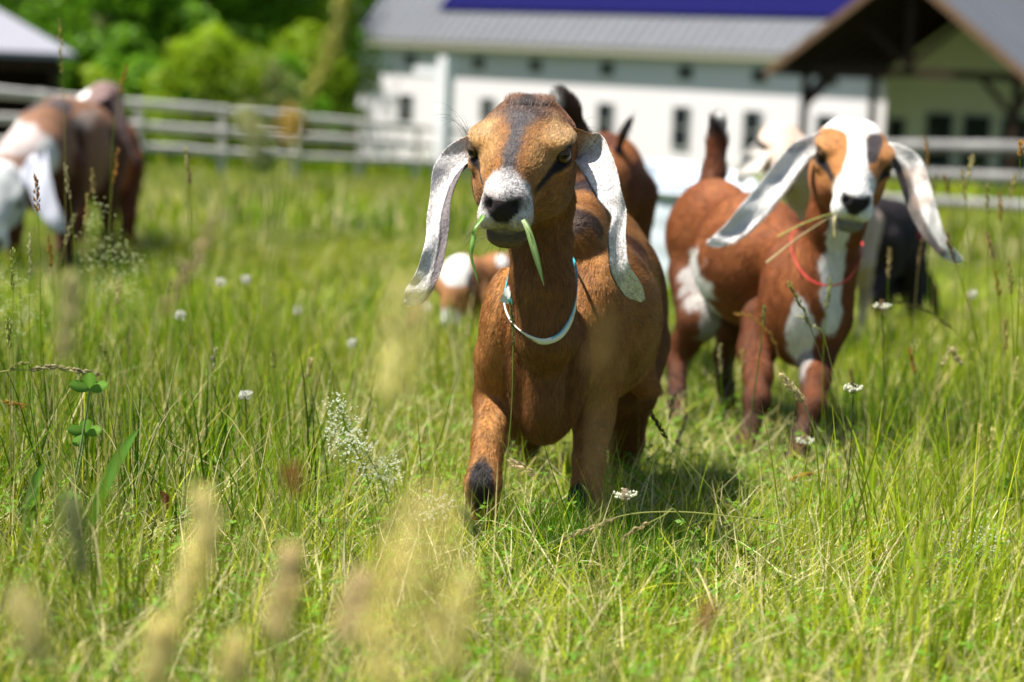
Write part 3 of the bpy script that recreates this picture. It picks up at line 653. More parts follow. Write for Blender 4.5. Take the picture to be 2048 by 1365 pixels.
e1 = [([hp1(-.036, -.026, -.004), U(926, 318, 2.135), U(903, 355, 2.12), U(885, 427, 2.09), U(873, 505, 2.07), U(853, 560, 2.065), U(829, 592, 2.07), U(812, 607, 2.075)],
       np.array([.014, .0165, .0155, .0125, .0108, .0120, .0108, .0032]) * 1.08,
       [V(.75, -.2, -.7), V(.8, -.5, -.45), V(.9, -.5, -.1), V(.9, -.5, .1), V(.85, -.4, -.15), V(.75, -.3, -.4), V(.65, -.2, -.7), V(.65, -.2, -.8)],
       [.25, .5, .7, .7, .5, .3, .2, .1], .0021),
      ([hp1(.038, -.024, .004), U(1174, 292, 2.13), U(1200, 332, 2.11), U(1220, 385, 2.09), U(1239, 430, 2.08), U(1236, 485, 2.07), U(1243, 540, 2.07), U(1264, 576, 2.08), U(1284, 601, 2.09)],
       [.014, .0195, .0185, .0150, .0085, .0095, .0115, .0112, .0034],
       [V(.65, .1, .75), V(.8, -.3, .6), V(.9, -.35, .35), V(.95, -.35, .15), V(.95, -.35, .05), V(.95, -.3, .1), V(.85, -.3, .35), V(.75, -.3, .55), V(.8, -.2, .6)],
       [.2, .5, .6, .6, .7, .4, .3, .2, .1], .0021)]
def paint_main(v, n, L, tg, te, ue, se, eid):
    N1 = fbm(v, 40, 1); N2 = fbm(v, 14, 2); N3 = fbm(v, 180, 3, 2)
    c = np.tile(RUF, (len(v), 1)); c = mixc(c, TAN * .85, .45 * ss(.45, .75, N2)); c = mixc(c, DBR * 1.8, .35 * ss(.5, .8, N1))
    x, y, z = L.T; hd = tg == 'head'
    # --- body: brown neck and chest darkened with painted shade, black-brown saddle, knees
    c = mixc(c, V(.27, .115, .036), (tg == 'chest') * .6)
    c = mixc(c, V(.20, .082, .026), np.isin(tg, ['neck', 'chest']) * .62)  # shade under the head put into the coat colour of neck and chest
    W = v - U(1165, 400, 2.62)
    d = np.sqrt((W[:, 0] / .045) ** 2 + (W[:, 1] / .17) ** 2 + (W[:, 2] / .058) ** 2) + (N1 - .5) * 1.2
    c = mixc(c, BLK * 1.6, (1 - ss(.75, 1.15, d)) * np.isin(tg, ['trunk', 'tail']))
    W = v - U(1150, 452, 2.28); d = np.linalg.norm(W / V(.035, .03, .02), axis=1) + (N1 - .5) * 1.2
    c = mixc(c, BLK * 2, (1 - ss(.7, 1.1, d)) * (tg != 'head') * .9)
    W = v - U(1290, 500, 2.5); d = np.linalg.norm(W / V(.05, .12, .022), axis=1) + (N1 - .5) * 1.6
    c = mixc(c, DBR, (1 - ss(.6, 1.2, d)) * (tg == 'trunk') * .8)
    for (a, r) in ((U(962, 972, 2.17), V(.016, .04, .034)), (U(1158, 1030, 2.23), V(.016, .03, .045))):
        d = np.linalg.norm((v - a) / r, axis=1) + (N1 - .5) * .6; c = mixc(c, BLK * 1.5, (1 - ss(.75, 1.15, d)) * (tg == 'leg'))
    c = mixc(c, DBR * 1.1, (tg == 'hind') * .55)
    g = v[:, 2] - gz(v[:, 0], v[:, 1]); c = mixc(c, BLK * 1.5, (1 - ss(.02, .035, g)))
    tl = tg == 'tail'; c = mixc(c, BLK * 1.3, tl * ss(.35, .62, N2 + (v[:, 2] - H1['E'][2]) * 4 + .2)); c = mixc(c, DBR * 1.4, tl * .35)
    c = mixc(c, WHT * .75, tl * (1 - ss(-.006, .004, (v[:, 0] - U(1120, 205, 2.75)[0]) + (N1 - .5) * .02)) * ss(.02, .05, v[:, 2] - U(1140, 285, 2.76)[2]))
    # --- head
    h = np.tile(V(.34, .150, .042), (len(v), 1))
    ax = np.abs(x)
    h = mixc(h, V(.50, .31, .135), ss(.020, .036, ax) * (1 - ss(.012, .03, y)) * ss(-.045, -.025, y) * ss(-.004, .008, z))    # pale brows
    h = mixc(h, V(.50, .29, .10), .6 * ss(.004, .030, y) * (1 - ss(.05, .07, y)) * ss(.012, .022, ax) * ss(-.02, -.005, z))
    h = mixc(h, V(.22, .100, .052), .85 * (1 - ss(-.045, -.005, y + (N1 - .5) * .02)) * ss(0, .02, z + .012))                                    # brown crown
    wq = .0078 + .020 * (1 - ss(-.035, .02, y)) + .004 * (N1 - .5)
    st = (1 - ss(wq * .35, wq * 1.6, ax + (N3 - .5) * .010 + (N1 - .5) * .006)) * ss(-.050, -.036, y) * ss(-.02, -.005, z)
    h = mixc(h, mixc(np.tile(V(.13, .075, .055), (len(v), 1)), V(.080, .068, .072), ss(-.04, -.005, y)), st)                                                                                    # dark stripe
    h = mixc(h, V(.22, .20, .20), st * ss(.55, .7, N3) * .5)
    tu = np.linalg.norm((L - V(0, -.046, .030)) / V(.012, .02, .016), axis=1) + (N1 - .5) * .8
    h = mixc(h, BLK * 1.5, (1 - ss(.5, 1.1, tu)) * .85)
    # black line from the eye down the cheek to the mouth
    ex, ey = .046, .016; t = np.clip((y - ey) / (.078 - ey), 0, 1); cz = -.006 - .012 * t
    dl = np.abs(z - cz) / (.0046 * (1 - .25 * t) + .002 * (N1 - .3)); h = mixc(h, BLK * .9, (1 - ss(.7, 1.25, dl)) * ss(.009, .016, y) * (1 - ss(.062, .078, y)) * (ax > .018))
    dd = np.linalg.norm((L - np.stack([np.sign(x) * .050, np.full(len(v), .010), np.full(len(v), -.001)], -1)) / V(.011, .0175, .0125), axis=1)
    h = mixc(h, BLK * .7, 1 - ss(.85, 1.12, dd))
    h = mixc(h, V(.33, .16, .055), ss(-.026, -.040, z) * .7 * (1 - ss(.05, .07, y)))
    # white muzzle, grey flecked, dark nose pad, dark lower lip and chin
    mz = ss(.070, .079, y + (N1 - .5) * .012 + (N3 - .5) * .01 - .20 * np.maximum(0, ax - .012) + .1 * np.minimum(0, z + .02))
    h = mixc(h, V(.66, .63, .61), mz); h = mixc(h, GRY * 1.5, mz * (1 - ss(.004, .013, ax)) * (1 - ss(.085, .105, y)) * .55)
    h = mixc(h, GRY * 1.3, mz * ss(.62, .74, N3) * .5)
    npd = np.linalg.norm((L - V(0, .112, -.0200)) / V(.0190 + .0035 * ss(-.025, -.012, z)[:, None][:, 0], 1, 1)[None] if False else (L - V(0, .112, -.0205)) / np.stack([.0175 + .0055 * ss(-.027, -.014, z), np.full(len(v), .016), np.full(len(v), .0125)], -1), axis=1)
    npd = np.maximum(ax / (.0075 + .0135 * ss(-.034, -.017, z)), np.abs(z + .0215) / .0135) + 3 * (y < .09)
    h = mixc(h, V(.20, .16, .15), mz * (1 - ss(.9, 1.5, npd)) * .7); h = mixc(h, V(.024, .018, .019), 1 - ss(.82, 1.04, npd + (N3 - .5) * .2))
    h = mixc(h, V(.40, .27, .18), mz * ss(-.026, -.034, z) * (npd > 1) * .55)
    lp = mz * (1 - ss(-.052, -.046, z)) ; h = mixc(h, V(.075, .052, .040), lp * .9); h = mixc(h, V(.22, .13, .07), (y > .06) * (1 - ss(-.064, -.056, z)) * .8)
    h = mixc(h, V(.16, .12, .10), mz * (1 - ss(-.047, -.038, z)) * ss(-.054, -.046, z) * .6)
    h = mixc(h, h * .55, .5 * ss(.5, .75, N3) * (1 - mz)); c[hd] = h[hd]
    # --- ears: white ticked with grey and rust, black rim and inside
    m = tg == 'ear'; e = np.tile(V(.70, .68, .67), (len(v), 1))
    e = mixc(e, V(.34, .20, .10), .30 * ss(.54, .70, N3) * ss(.40, .62, N1)); e = mixc(e, GRY * 1.3, .30 * ss(.50, .66, fbm(v, 260, 12, 2)) * (.5 + .5 * ss(.3, .6, te)))
    e = mixc(e, V(.42, .19, .06), (1 - ss(.04, np.where(eid == 2, .2, .14), te + (N1 - .5) * .08)))
    f1 = eid == 1                       # the ear folds back on itself: its bare dark lining shows past the rim
    edge = np.where(f1, .95 - .75 * ss(.10, .35, te) + .75 * ss(.62, .85, te), 2.0)
    e = mixc(e, V(.16, .13, .14), ss(edge, edge + .08, ue + (N3 - .5) * .2) * .9)
    e = mixc(e, BLK, f1 * (1 - ss(.05, .12, np.abs(ue - edge - .02))) * .9 * (te > .12) * (te < .9))
    e = mixc(e, BLK, (~f1) * ss(.84, .95, -ue + (N3 - .5) * .1) * .95 * ss(.22, .3, te) * (1 - ss(.88, .95, te)))
    back = np.where(f1, se < -.1, se > .1)
    c[m] = e[m]
    return c
def hair_main(p, n, L, tg, te, ue):
    x, y, z = L.T; N = len(p); ln = np.ones(N) * 1.15; lift = np.full(N, .35); keep = np.ones(N, bool); cj = np.zeros((N, 1))
    hd = tg == 'head'; ln = np.where(hd, .50, ln); ln = np.where(hd & (y > .06), .30, ln)
    tu = np.linalg.norm((L - V(0, -.052, .025)) / V(.024, .022, .02), axis=1); t = hd & (tu < 1.1); ln[t] = 1.15; lift[t] = .8
    ln[tg == 'ear'] = .26; lift[tg == 'ear'] = .2; ln[tg == 'tail'] = 1.5; lift[tg == 'tail'] = .5; ln[tg == 'leg'] = .7
    ey = np.linalg.norm((L - np.stack([np.sign(x) * .0515, np.full(N, .010), np.full(N, -.001)], -1)) / V(.0125, .0135, .0105), axis=1); keep &= ~(hd & (ey < 1.0))
    npd = np.linalg.norm((L - V(0, .112, -.0205)) / V(.0200, .016, .0120), axis=1); keep &= ~(hd & (npd < 1))
    cj = rng.normal(0, .06, (N, 1)) * V(1, .6, .4)
    tk = rng.random(N); er = tg == 'ear'; cj[er & (tk < .16)] = V(-.72, -.76, -.76); cj[er & (tk > .16) & (tk < .26)] = V(-.42, -.62, -.76)
    mzl = hd & (y > .066); cj[mzl & (tk < .14)] = -.75; cr = hd & (y < -.01); cj[cr & (tk < .25)] = -.55; cj[cr & (tk > .92)] = .8
    return ln, lift, keep, cj
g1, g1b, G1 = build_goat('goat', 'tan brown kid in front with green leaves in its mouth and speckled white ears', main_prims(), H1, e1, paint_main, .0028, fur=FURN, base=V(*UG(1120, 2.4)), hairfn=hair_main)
LEAF = mat('leaf', attr='Col', rough=.45, spec=.4, trans=.35)
def band(name, pts, w_, th, colfn, parent, n=90, rough=.5):
    P = catmull(pts, n, True); c = P.mean(0); t = nrm_rows(np.roll(P, -1, 0) - np.roll(P, 1, 0)); out = P - c; out = nrm_rows(out - (out * t).sum(1)[:, None] * t)
    tw = .5 * np.sin(np.linspace(0, 4 * np.pi, n, endpoint=False)); up = np.cross(t, out); o2 = out * np.cos(tw)[:, None] + up * np.sin(tw)[:, None]; up = np.cross(t, o2)
    prof = [(-w_, -th), (0, -th), (w_, -th), (w_, th), (0, th), (-w_, th)]
    v = np.stack([P + up * a + o2 * b for a, b in prof], 1).reshape(-1, 3); k = 6
    i, j = np.meshgrid(np.arange(n), np.arange(k), indexing='ij'); i = i.ravel(); j = j.ravel(); i2 = (i + 1) % n; j2 = (j + 1) % k
    q = np.stack([i * k + j, i * k + j2, i2 * k + j2, i2 * k + j], -1)
    col = np.array([colfn(a / n, b) for a in range(n) for b in range(k)])
    return mesh(name, v, q, mat('collar_band', attr='Col', rough=rough), col=col, parent=None)
cl = band('collar', [U(1010, 588, 2.205), U(1016, 630, 2.18), U(1040, 662, 2.155), U(1070, 680, 2.143), U(1095, 683, 2.14), U(1124, 668, 2.145), U(1146, 628, 2.16), U(1154, 575, 2.185), U(1148, 525, 2.225), U(1120, 490, 2.27), U(1075, 480, 2.28), U(1030, 520, 2.255)],
          .0034, .0006, lambda t, b: (.75, .75, .66) if (t < .36 or b in (3, 4)) and not (t < .015) else ((.03, .38, .50) if b in (0, 1, 5, 2) else (.7, .72, .65)), None)
kv, kq, kc = join([(*ribbon([U(1019, 572, 2.165), U(1013, 590, 2.16), U(1008, 606, 2.162)], [.0015, .0045, .0050], V(1, 0, 0), .2), (.82, .83, .80)), (*ribbon([U(1019, 598, 2.158), U(1023, 610, 2.158)], [.003, .001], V(1, 0, .3)), (.03, .42, .42))])
put(cl, g1); kn = mesh('collar_knot', kv, kq, cl.data.materials[0], col=kc); kn.parent = cl; kn.matrix_parent_inverse = cl.matrix_parent_inverse @ Matrix() if False else Matrix()
kn.matrix_parent_inverse = Matrix()
tag(cl, 'thin twisted white and turquoise collar')
# the leaves it is eating: each lies in the mouth, a thing of its own
P = catmull([U(1046, 440, 2.005), U(1056, 458, 1.995), U(1066, 490, 1.99), U(1077, 530, 1.99), U(1088, 572, 1.992)], 16)
wv = catmull([[.0022], [.0030], [.0035], [.0027], [.0003]], 16)[:, 0]
v, q = ribbon(P, wv, V(.92, -.1, .4), catmull([[.2], [.5], [.35], [.25], [.1]], 16)[:, 0])
c = np.tile(V(.22, .36, .07), (len(v), 1)); c[2::3] = (.08, .19, .02); c[1::3] = (.40, .52, .22); c[:18] = c[:18] * .8
o = mesh('grass_leaf', v, q, LEAF, col=c); tag(o, 'broad pale green grass leaf hanging from the front kid\'s mouth', 'leaf')
P = catmull([U(968, 432, 2.01), U(962, 446, 2.00), U(951, 462, 1.995), U(943, 488, 1.99), U(941, 512, 1.99), U(950, 545, 1.99), U(959, 572, 1.99)], 26)
wv = catmull([[.0022], [.0030], [.0024], [.0026], [.0018], [.0013], [.0004]], 26)[:, 0]
a = np.linspace(0, 7, 26); v, q = ribbon(P, wv, np.stack([np.cos(a * .7), -.5 * np.sin(a), .3 * np.cos(a)], -1), .8)
o = mesh('grass_leaf', v, q, LEAF, col=np.where(np.arange(len(v))[:, None] % 3 == 1, V(.24, .42, .09), V(.10, .27, .03)))
tag(o, 'curled narrow green leaf dangling from the corner of the front kid\'s mouth', 'leaf')
for pts, r, lb in (([(1048, 446, 2.0), (1058, 462, 1.99), (1064, 486, 1.99)], .0006, 'thin green stem beside the broad leaf in the front kid\'s mouth'), ([(966, 440, 2.0), (953, 456, 1.99), (948, 470, 1.99)], .0006, 'short thin stem beside the curled leaf in the front kid\'s mouth')):
    v, q = tube(catmull([U(*p) for p in pts], 8), np.linspace(1, .5, 8) * r, 5); tag(mesh('grass_stem_end', v, q, LEAF, col=V(.30, .40, .12)), lb, 'grass stem')
# whiskers, brow hairs and ear fringe
def long_hairs(H, spec, parent, col=(.02, .016, .014)):
    r_, m_, t_ = [], [], []
    for (c, sp, d, ln, n) in spec:
        for _ in range(n):
            a = V(*c) + rng.normal(0, 1, 3) * V(*sp); dd = nrm(V(*d) + rng.normal(0, .22, 3)); l = ln * (.6 + .6 * rng.random())
            A = H['E'] + H['R'] @ a; D = H['R'] @ dd; r_.append(A); m_.append(A + D * l * .5 + V(0, 0, .004)); t_.append(A + D * l + V(0, 0, -.25 * l))
    n = len(r_); o = curves_fur('whiskers', np.array(r_), np.array(t_), np.array(m_), np.full(n, .00011), np.tile(V(*col), (n, 1)), FUR, parent); return o
long_hairs(H1, [((-.057, -.004, .010), (.002, .006, .003), (-.75, .2, .8), .055, 11), ((.055, -.004, .012), (.002, .006, .003), (.85, .2, .45), .05, 7),
                ((.0, .090, -.066), (.014, .006, .003), (-.4, .3, -1), .022, 22), ((-.022, .09, -.05), (.003, .006, .006), (-1, .3, -.7), .028, 14), ((.024, .088, -.045), (.003, .006, .006), (1, .3, -.6), .022, 9)], g1)
# ------------------------------------------------------------------ the other goats
def leg_pts(T, G, a, hind, k=1.0):
    h = T - G; z = V(0, 0, 1)
    def at(f, o): return T + (G - T) * f + a * o * k
    if hind: return [T, at(.30, .045), at(.46, -.005), at(.60, -.035), at(.80, -.020), at(.92, -.008), G + z * .012], np.array([.052, .037, .024, .0185, .0135, .0155, .016]) * k
    return [T, at(.24, -.015), at(.42, .005), at(.60, .014), at(.80, .004), at(.92, 0), G + z * .012], np.array([.040, .030, .021, .0185, .0125, .0150, .016]) * k
def quad(H, neck, nrad, chest, belly, rump, w_, legs, tail, k=1.0, tw=1.0, lw=.88):
    ax = chest - rump; ax = nrm(V(ax[0], ax[1], 0)); sx = V(ax[1], -ax[0], 0); Rb = np.stack([sx, ax, V(0, 0, 1)], 1)
    dn = V(0, .1, -1); bk = -ax + V(0, 0, -.5); P = []
    hb = H['E'] + H['R'] @ (V(0, -.035, -.045) * H['s'])
    P += chain([hb] + neck, nrad, .02, 'neck', V(0, .1, -1))
    P += [ell(chest, np.array([.062, .085, .095]) * w_, Rb, .03, 'chest', dn), ell(belly, np.array([.088, .135, .105]) * w_, Rb, .04, 'trunk', bk),
          ell(rump, np.array([.076, .105, .090]) * w_, Rb, .04, 'trunk', bk),
          cone(chest + V(0, 0, .055) * w_ - ax * .03, rump + V(0, 0, .05) * w_, .035 * w_, .035 * w_, .04, 'trunk', bk)]
    for T, G, hind in legs:
        p, r = leg_pts(T, G, ax, hind, w_); P += chain(p, r * lw, .014, 'hind' if hind else 'leg', dn)
    if tail is not None: P += chain(tail, np.linspace(.020, .013, len(tail)) * w_ * tw, .012, 'tail', nrm(tail[-1] - tail[0]))
    return P
def hair_any(p, n, L, tg, te, ue):
    N = len(p); ln = np.where(np.isin(tg, ['head', 'ear']), .5, 1.0); ln[tg == 'tail'] = 1.6
    ey = np.linalg.norm((L - np.stack([np.sign(L[:, 0]) * .0515, np.full(N, .010), np.full(N, -.001)], -1)) / V(.0125, .0135, .0105), axis=1)
    return ln, np.full(N, .35), ~((tg == 'head') & (ey < 1)), rng.normal(0, .06, (N, 1)) * V(1, .6, .4)
def blob(v, c, r, nz=0): return np.linalg.norm((v - c) / r, axis=1) + nz
def ear_pair(H, l, r, wl, wr, sl, sr, cup=.5): return [(l, wl, sl, [cup * .5] + [cup] * (len(l) - 3) + [cup * .5, .1], .0026), (r, wr, sr, [cup * .5] + [cup] * (len(r) - 3) + [cup * .5, .1], .0026)]
def hanging_ears(H, spread=.06, ln=.17, base=None):
    """ordinary hanging ears for a head"""
    out = []
    for g in (-1, 1):
        b = H['E'] + H['R'] @ (V(g * .044, -.028, 0) * H['s']); X = H['R'][:, 0] * g; s = H['s']
        sp = [b, b + X * .025 * s + V(0, 0, -.012), b + X * (.045 + spread * .2) * s + V(0, -.01, -.055) * s, b + X * (.05 + spread * .45) * s + V(0, -.015, -.11) * s, b + X * (.05 + spread) * s + V(0, -.015, -ln) * s]
        out.append((sp, np.array([.013, .021, .023, .019, .006]) * s, [V(.6 * g, -.3, .6) * g] * 2 + [V(.3, -.9, 0) + X * g * .9] * 2 + [V(.3, -.7, 0) + X * g], [.3, .5, .5, .4, .1], .0026))
    return out
def face_std(c, v, L, tg, base, muz, x, y, z, N1):
    ax = np.abs(x); h = np.tile(base, (len(v), 1))
    npd = np.maximum(ax / (.0075 + .0135 * ss(-.034, -.017, z)), np.abs(z + .0215) / .0135) + 3 * (y < .09)
    mz = ss(.060, .072, y + (N1 - .5) * .01); h = mixc(h, muz, mz); return h, npd, mz
def finish_head(h, L, npd, N1):
    x, y, z = L.T
    h = mixc(h, V(.03, .024, .024), 1 - ss(.85, 1.1, npd)); h = mixc(h, V(.09, .075, .07), ss(.065, .075, y) * (1 - ss(-.052, -.044, z)) * .8)
    dd = np.linalg.norm((L - np.stack([np.sign(x) * .050, np.full(len(L), .010), np.full(len(L), -.001)], -1)) / V(.011, .0175, .0125), axis=1)
    return mixc(h, BLK * .8, 1 - ss(.85, 1.12, dd))
# --- goat with the white blaze
H2 = head_frame(U(1708, 314, 2.96), 4, 24, -8); H2['s'] = 1.05
ch2, be2, ru2 = U(1606, 605, 3.10), U(1502, 520, 3.32), U(1425, 474, 3.52)
P2 = quad(H2, [U(1672, 440, 3.03), U(1655, 520, 3.06), U(1632, 590, 3.09)], [.046, .040, .042, .052], ch2, be2, ru2, 1.04,
          [(U(1530, 640, 3.16), UG(1492, 3.02), False), (U(1655, 640, 3.10), UG(1592, 2.94), False), (U(1392, 545, 3.50), UG(1350, 3.34), True), (U(1470, 545, 3.58), UG(1452, 3.50), True)],
          [U(1412, 400, 3.58), U(1428, 345, 3.62), U(1434, 285, 3.63), U(1436, 240, 3.62)])
e2 = ear_pair(H2, [H2['E'] + H2['R'] @ V(-.045, -.03, .004), U(1598, 312, 2.97), U(1556, 366, 2.95), U(1512, 420, 2.93), U(1470, 462, 2.92), U(1436, 482, 2.92), U(1416, 487, 2.92)],
              [H2['E'] + H2['R'] @ V(.047, -.03, .004), U(1816, 330, 2.97), U(1836, 385, 2.95), U(1856, 442, 2.93), U(1882, 490, 2.92), U(1905, 512, 2.92), U(1922, 521, 2.92)],
              [.014, .018, .020, .020, .0165, .010, .004], [.014, .020, .021, .018, .012, .009, .004],
              [V(.7, -.2, -.7), V(.75, -.3, -.6), V(.75, -.3, -.6), V(.75, -.3, -.6), V(.65, -.2, -.7), V(.5, -.2, -.8), V(.3, -.1, -1)],
              [V(.7, .1, .7), V(.9, -.3, .4), V(.95, -.3, .3), V(.9, -.3, .4), V(.8, -.2, .5), V(.7, -.2, .7), V(.6, -.1, .8)], .55)
def paint2(v, n, L, tg, te, ue, se, eid):
    N1 = fbm(v, 40, 1); N2 = fbm(v, 14, 2); N3 = fbm(v, 180, 3, 2); c = np.tile(V(.24, .075, .022), (len(v), 1)); c = mixc(c, V(.14, .04, .015), .5 * ss(.5, .8, N1)); c = mixc(c, V(.36, .13, .04), .4 * ss(.45, .7, N2))
    x, y, z = L.T; ax = np.abs(x)
    c = mixc(c, WHT, 1 - ss(.9, 1.02, blob(v, U(1405, 560, 3.36), V(.036, .11, .062), (N1 - .5) * 1.3 + (N3 - .5) * .3)))
    c = mixc(c, WHT, 1 - ss(.85, 1.05, blob(v, U(1418, 640, 3.36), V(.018, .10, .05), (N1 - .5) * 1.3)))
    c = mixc(c, WHT, (1 - ss(.85, 1.05, blob(v, U(1672, 535, 3.0), V(.022, .07, .10), (N1 - .5) * 1.2))) * np.isin(tg, ['neck', 'chest']))
    c = mixc(c, WHT * .9, 1 - ss(.85, 1.05, blob(v, U(1600, 668, 3.03), V(.022, .06, .058), (N1 - .5) * 1.4)))
    c = mixc(c, WHT * .7, 1 - ss(.85, 1.05, blob(v, U(1440, 690, 3.3), V(.06, .12, .016), (N1 - .5) * .4)))
    lg = np.isin(tg, ['leg', 'hind']); g = v[:, 2] - gz(v[:, 0], v[:, 1]); c = mixc(c, BLK * 1.5, lg * (1 - ss(.05, .12, g + (N1 - .5) * .05)) * .85); c = mixc(c, DBR * .8, lg * .55)
    tl = tg == 'tail'; c = mixc(c, DBR, tl * .6); tz = v[:, 2] - U(1436, 290, 3.62)[2]; c = mixc(c, BLK * 1.5, tl * ss(0, .03, tz)); c = mixc(c, WHT * .7, tl * ss(.03, .05, tz + (v[:, 0] - U(1436, 260, 3.62)[0]) * 1.5))
    h, npd, mz = face_std(c, v, L, tg, V(.40, .17, .05), WHT, x, y, z, N1)
    h = mixc(h, V(.48, .28, .12), (1 - ss(.5, 1.2, blob(L, 0, V(9, .03, .03)))) * ss(.02, .05, ax) * .35)
    bw = .013 + .030 * ss(.0, -.05, y) + .006 * ss(.03, .07, y)
    h = mixc(h, V(.075, .06, .062), (x > 0) * (1 - ss(.9, 1.1, blob(np.stack([x - .4 * (.02 - y) * .6, y, 0 * x], -1), V(.0185, .010, 0), V(.0125, .042, 1), (N1 - .5) * .3))) * ss(-.015, 0, z))
    h = mixc(h, WHT, (1 - ss(bw * .85, bw * 1.1, np.abs(x + .003) + (N1 - .5) * .004)) * ss(-.02, -.008, z + .3 * np.maximum(0, -y - .02)))
    h = mixc(h, BLK, (1 - ss(.7, 1.2, np.abs(z + .006 + .14 * (y - .016)) / .006)) * ss(.009, .016, y) * (1 - ss(.055, .07, y)) * (ax > .022))
    h = mixc(h, V(.30, .10, .03), ss(-.028, -.04, z) * (1 - ss(.055, .07, y)) * .8)
    h = finish_head(h, L, npd, N1); c[tg == 'head'] = h[tg == 'head']
    e = np.tile(WHT, (len(v), 1)); e = mixc(e, GRY, .5 * ss(.56, .66, N1) * ss(.45, .65, N3))
    e = mixc(e, V(.10, .075, .06), np.where(eid == 2, (1 - ss(-.25, -.1, ue)) * (te < .75), ss(.72, .85, ue) * (te < .7)) * .9); e = mixc(e, V(.42, .28, .2), (eid == 2) * (np.abs(te - .3) < .12) * .5 * ss(.45, .6, N1))
    c[tg == 'ear'] = e[tg == 'ear']; return c
g2, g2b, _ = build_goat('goat', 'reddish brown kid with a white blaze, wide white ears and a red collar, chewing straw', P2, H2, e2, paint2, .0032, fur=90000, furlen=.011, base=V(*UG(1500, 3.3)), hairfn=hair_any)
cl2 = band('collar', [U(1584, 470, 3.06), U(1588, 515, 3.03), U(1614, 556, 2.99), U(1655, 572, 2.975), U(1694, 560, 2.98), U(1720, 520, 3.03), U(1722, 480, 3.09), U(1685, 440, 3.13), U(1622, 438, 3.12)], .0013, .0006, lambda t, b: (.75, .05, .05), None)
put(cl2, g2); tag(cl2, 'thin red collar')
STRAW = mat('straw', attr='Col', rough=.6, spec=.3, trans=.25)
for a, b, r, c, lb in ((U(1672, 428, 2.86), U(1533, 526, 2.84), .0011, (.62, .52, .27), 'lower and longer dry straw held in the mouth of the white blazed kid'),
                       (U(1676, 424, 2.86), U(1556, 474, 2.84), .0011, (.42, .45, .12), 'upper, yellow green straw held in the mouth of the white blazed kid')):
    pp = catmull([a, (a + b) / 2 + V(0, 0, .004), b], 8); v, q = tube(pp, np.linspace(.7, 1.3, 8) * r, 5); tag(mesh('grass_straw', v, q, STRAW, col=c), lb, 'straw')
pp = catmull([U(1672, 430, 2.855), U(1668, 450, 2.85), U(1671, 482, 2.85)], 10); v, q = tube(pp, np.array([.0008, .001, .002, .0022, .0014, .001, .0012, .0022, .002, .0006]), 6)
tag(mesh('grass_seed_head', v, q, STRAW, col=(.62, .52, .22)), 'short yellow seed head hanging from the mouth of the white blazed kid', 'seed head')
# --- the simple ones further away
def paint_simple(base, head, patches, ear, muz, legc=None, tailc=None, back=None):
    def f(v, n, L, tg, te, ue, se, eid):
        N1 = fbm(v, 30, 1); N2 = fbm(v, 12, 2); c = np.tile(base, (len(v), 1)); c = mixc(c, base * .45, .6 * ss(.5, .75, N2)); x, y, z = L.T
        pt_ = [(col, 1 - ss(.85, 1.1, blob(v, p, r, (N1 - .5) * .6))) for (p, r, col) in patches]
        if legc is not None: c = mixc(c, legc, np.isin(tg, ['leg', 'hind']) * .85)
        if tailc is not None: c = mixc(c, tailc, (tg == 'tail') * 1.0)
        h, npd, mz = face_std(c, v, L, tg, head, muz, x, y, z, N1)
        for col, m_ in pt_: c = mixc(c, col, m_); h = mixc(h, col, m_)
        h = finish_head(h, L, npd, N1); c[tg == 'head'] = h[tg == 'head']
        e = np.tile(ear, (len(v), 1)); c[tg == 'ear'] = e[tg == 'ear']; return c
    return f
def other(label, H, neck, nrad, chest, belly, rump, w_, legs, tail, paint, base, ears=None, h=.0055, tw=1.0):
    P = quad(H, neck, nrad, chest, belly, rump, w_, legs, tail, tw=tw)
    return build_goat('goat', label, P, H, ears or hanging_ears(H), paint, h, fur=14000, furlen=.014, base=base, hairfn=hair_any)
def stand(chest, rump, w_, dx=.055):
    a = chest - rump; a = nrm(V(a[0], a[1], 0)); s_ = V(a[1], -a[0], 0); L = []
    for c, hind in ((chest, False), (rump, True)):
        for g in (-1, 1):
            T = c + s_ * g * dx * w_ - V(0, 0, .02); G = T + a * (.01 if not hind else -.02) + s_ * g * .004; G = V(G[0], G[1], float(gz(0, G[1]))); L.append((T, G, hind))
    return L
# behind the front goat, turned away, tail up
ru, ch = U(1218, 365, 4.0), U(1200, 370, 4.42); H = head_frame(U(1180, 560, 4.75), 190, 60)
other('brown goat turned away behind the front kid, its black pointed tail raised', H, [ch + V(0, .12, -.03), ch + V(0, .2, -.12)][::-1], [.045, .045, .06], ch, (ru + ch) / 2, ru, 1.0, stand(ch, ru, 1.0),
      [U(1236, 300, 3.92), U(1246, 268, 3.90), U(1256, 250, 3.90), U(1264, 236, 3.90)], paint_simple(V(.24, .085, .028), V(.25, .09, .03), [(U(1210, 275, 3.92), V(.035, .08, .02), DBR), (U(1285, 380, 3.9), V(.03, .1, .08), DBR * 1.3)], WHT, WHT, DBR, BLK), V(*UG(1215, 4.2)), tw=.42)
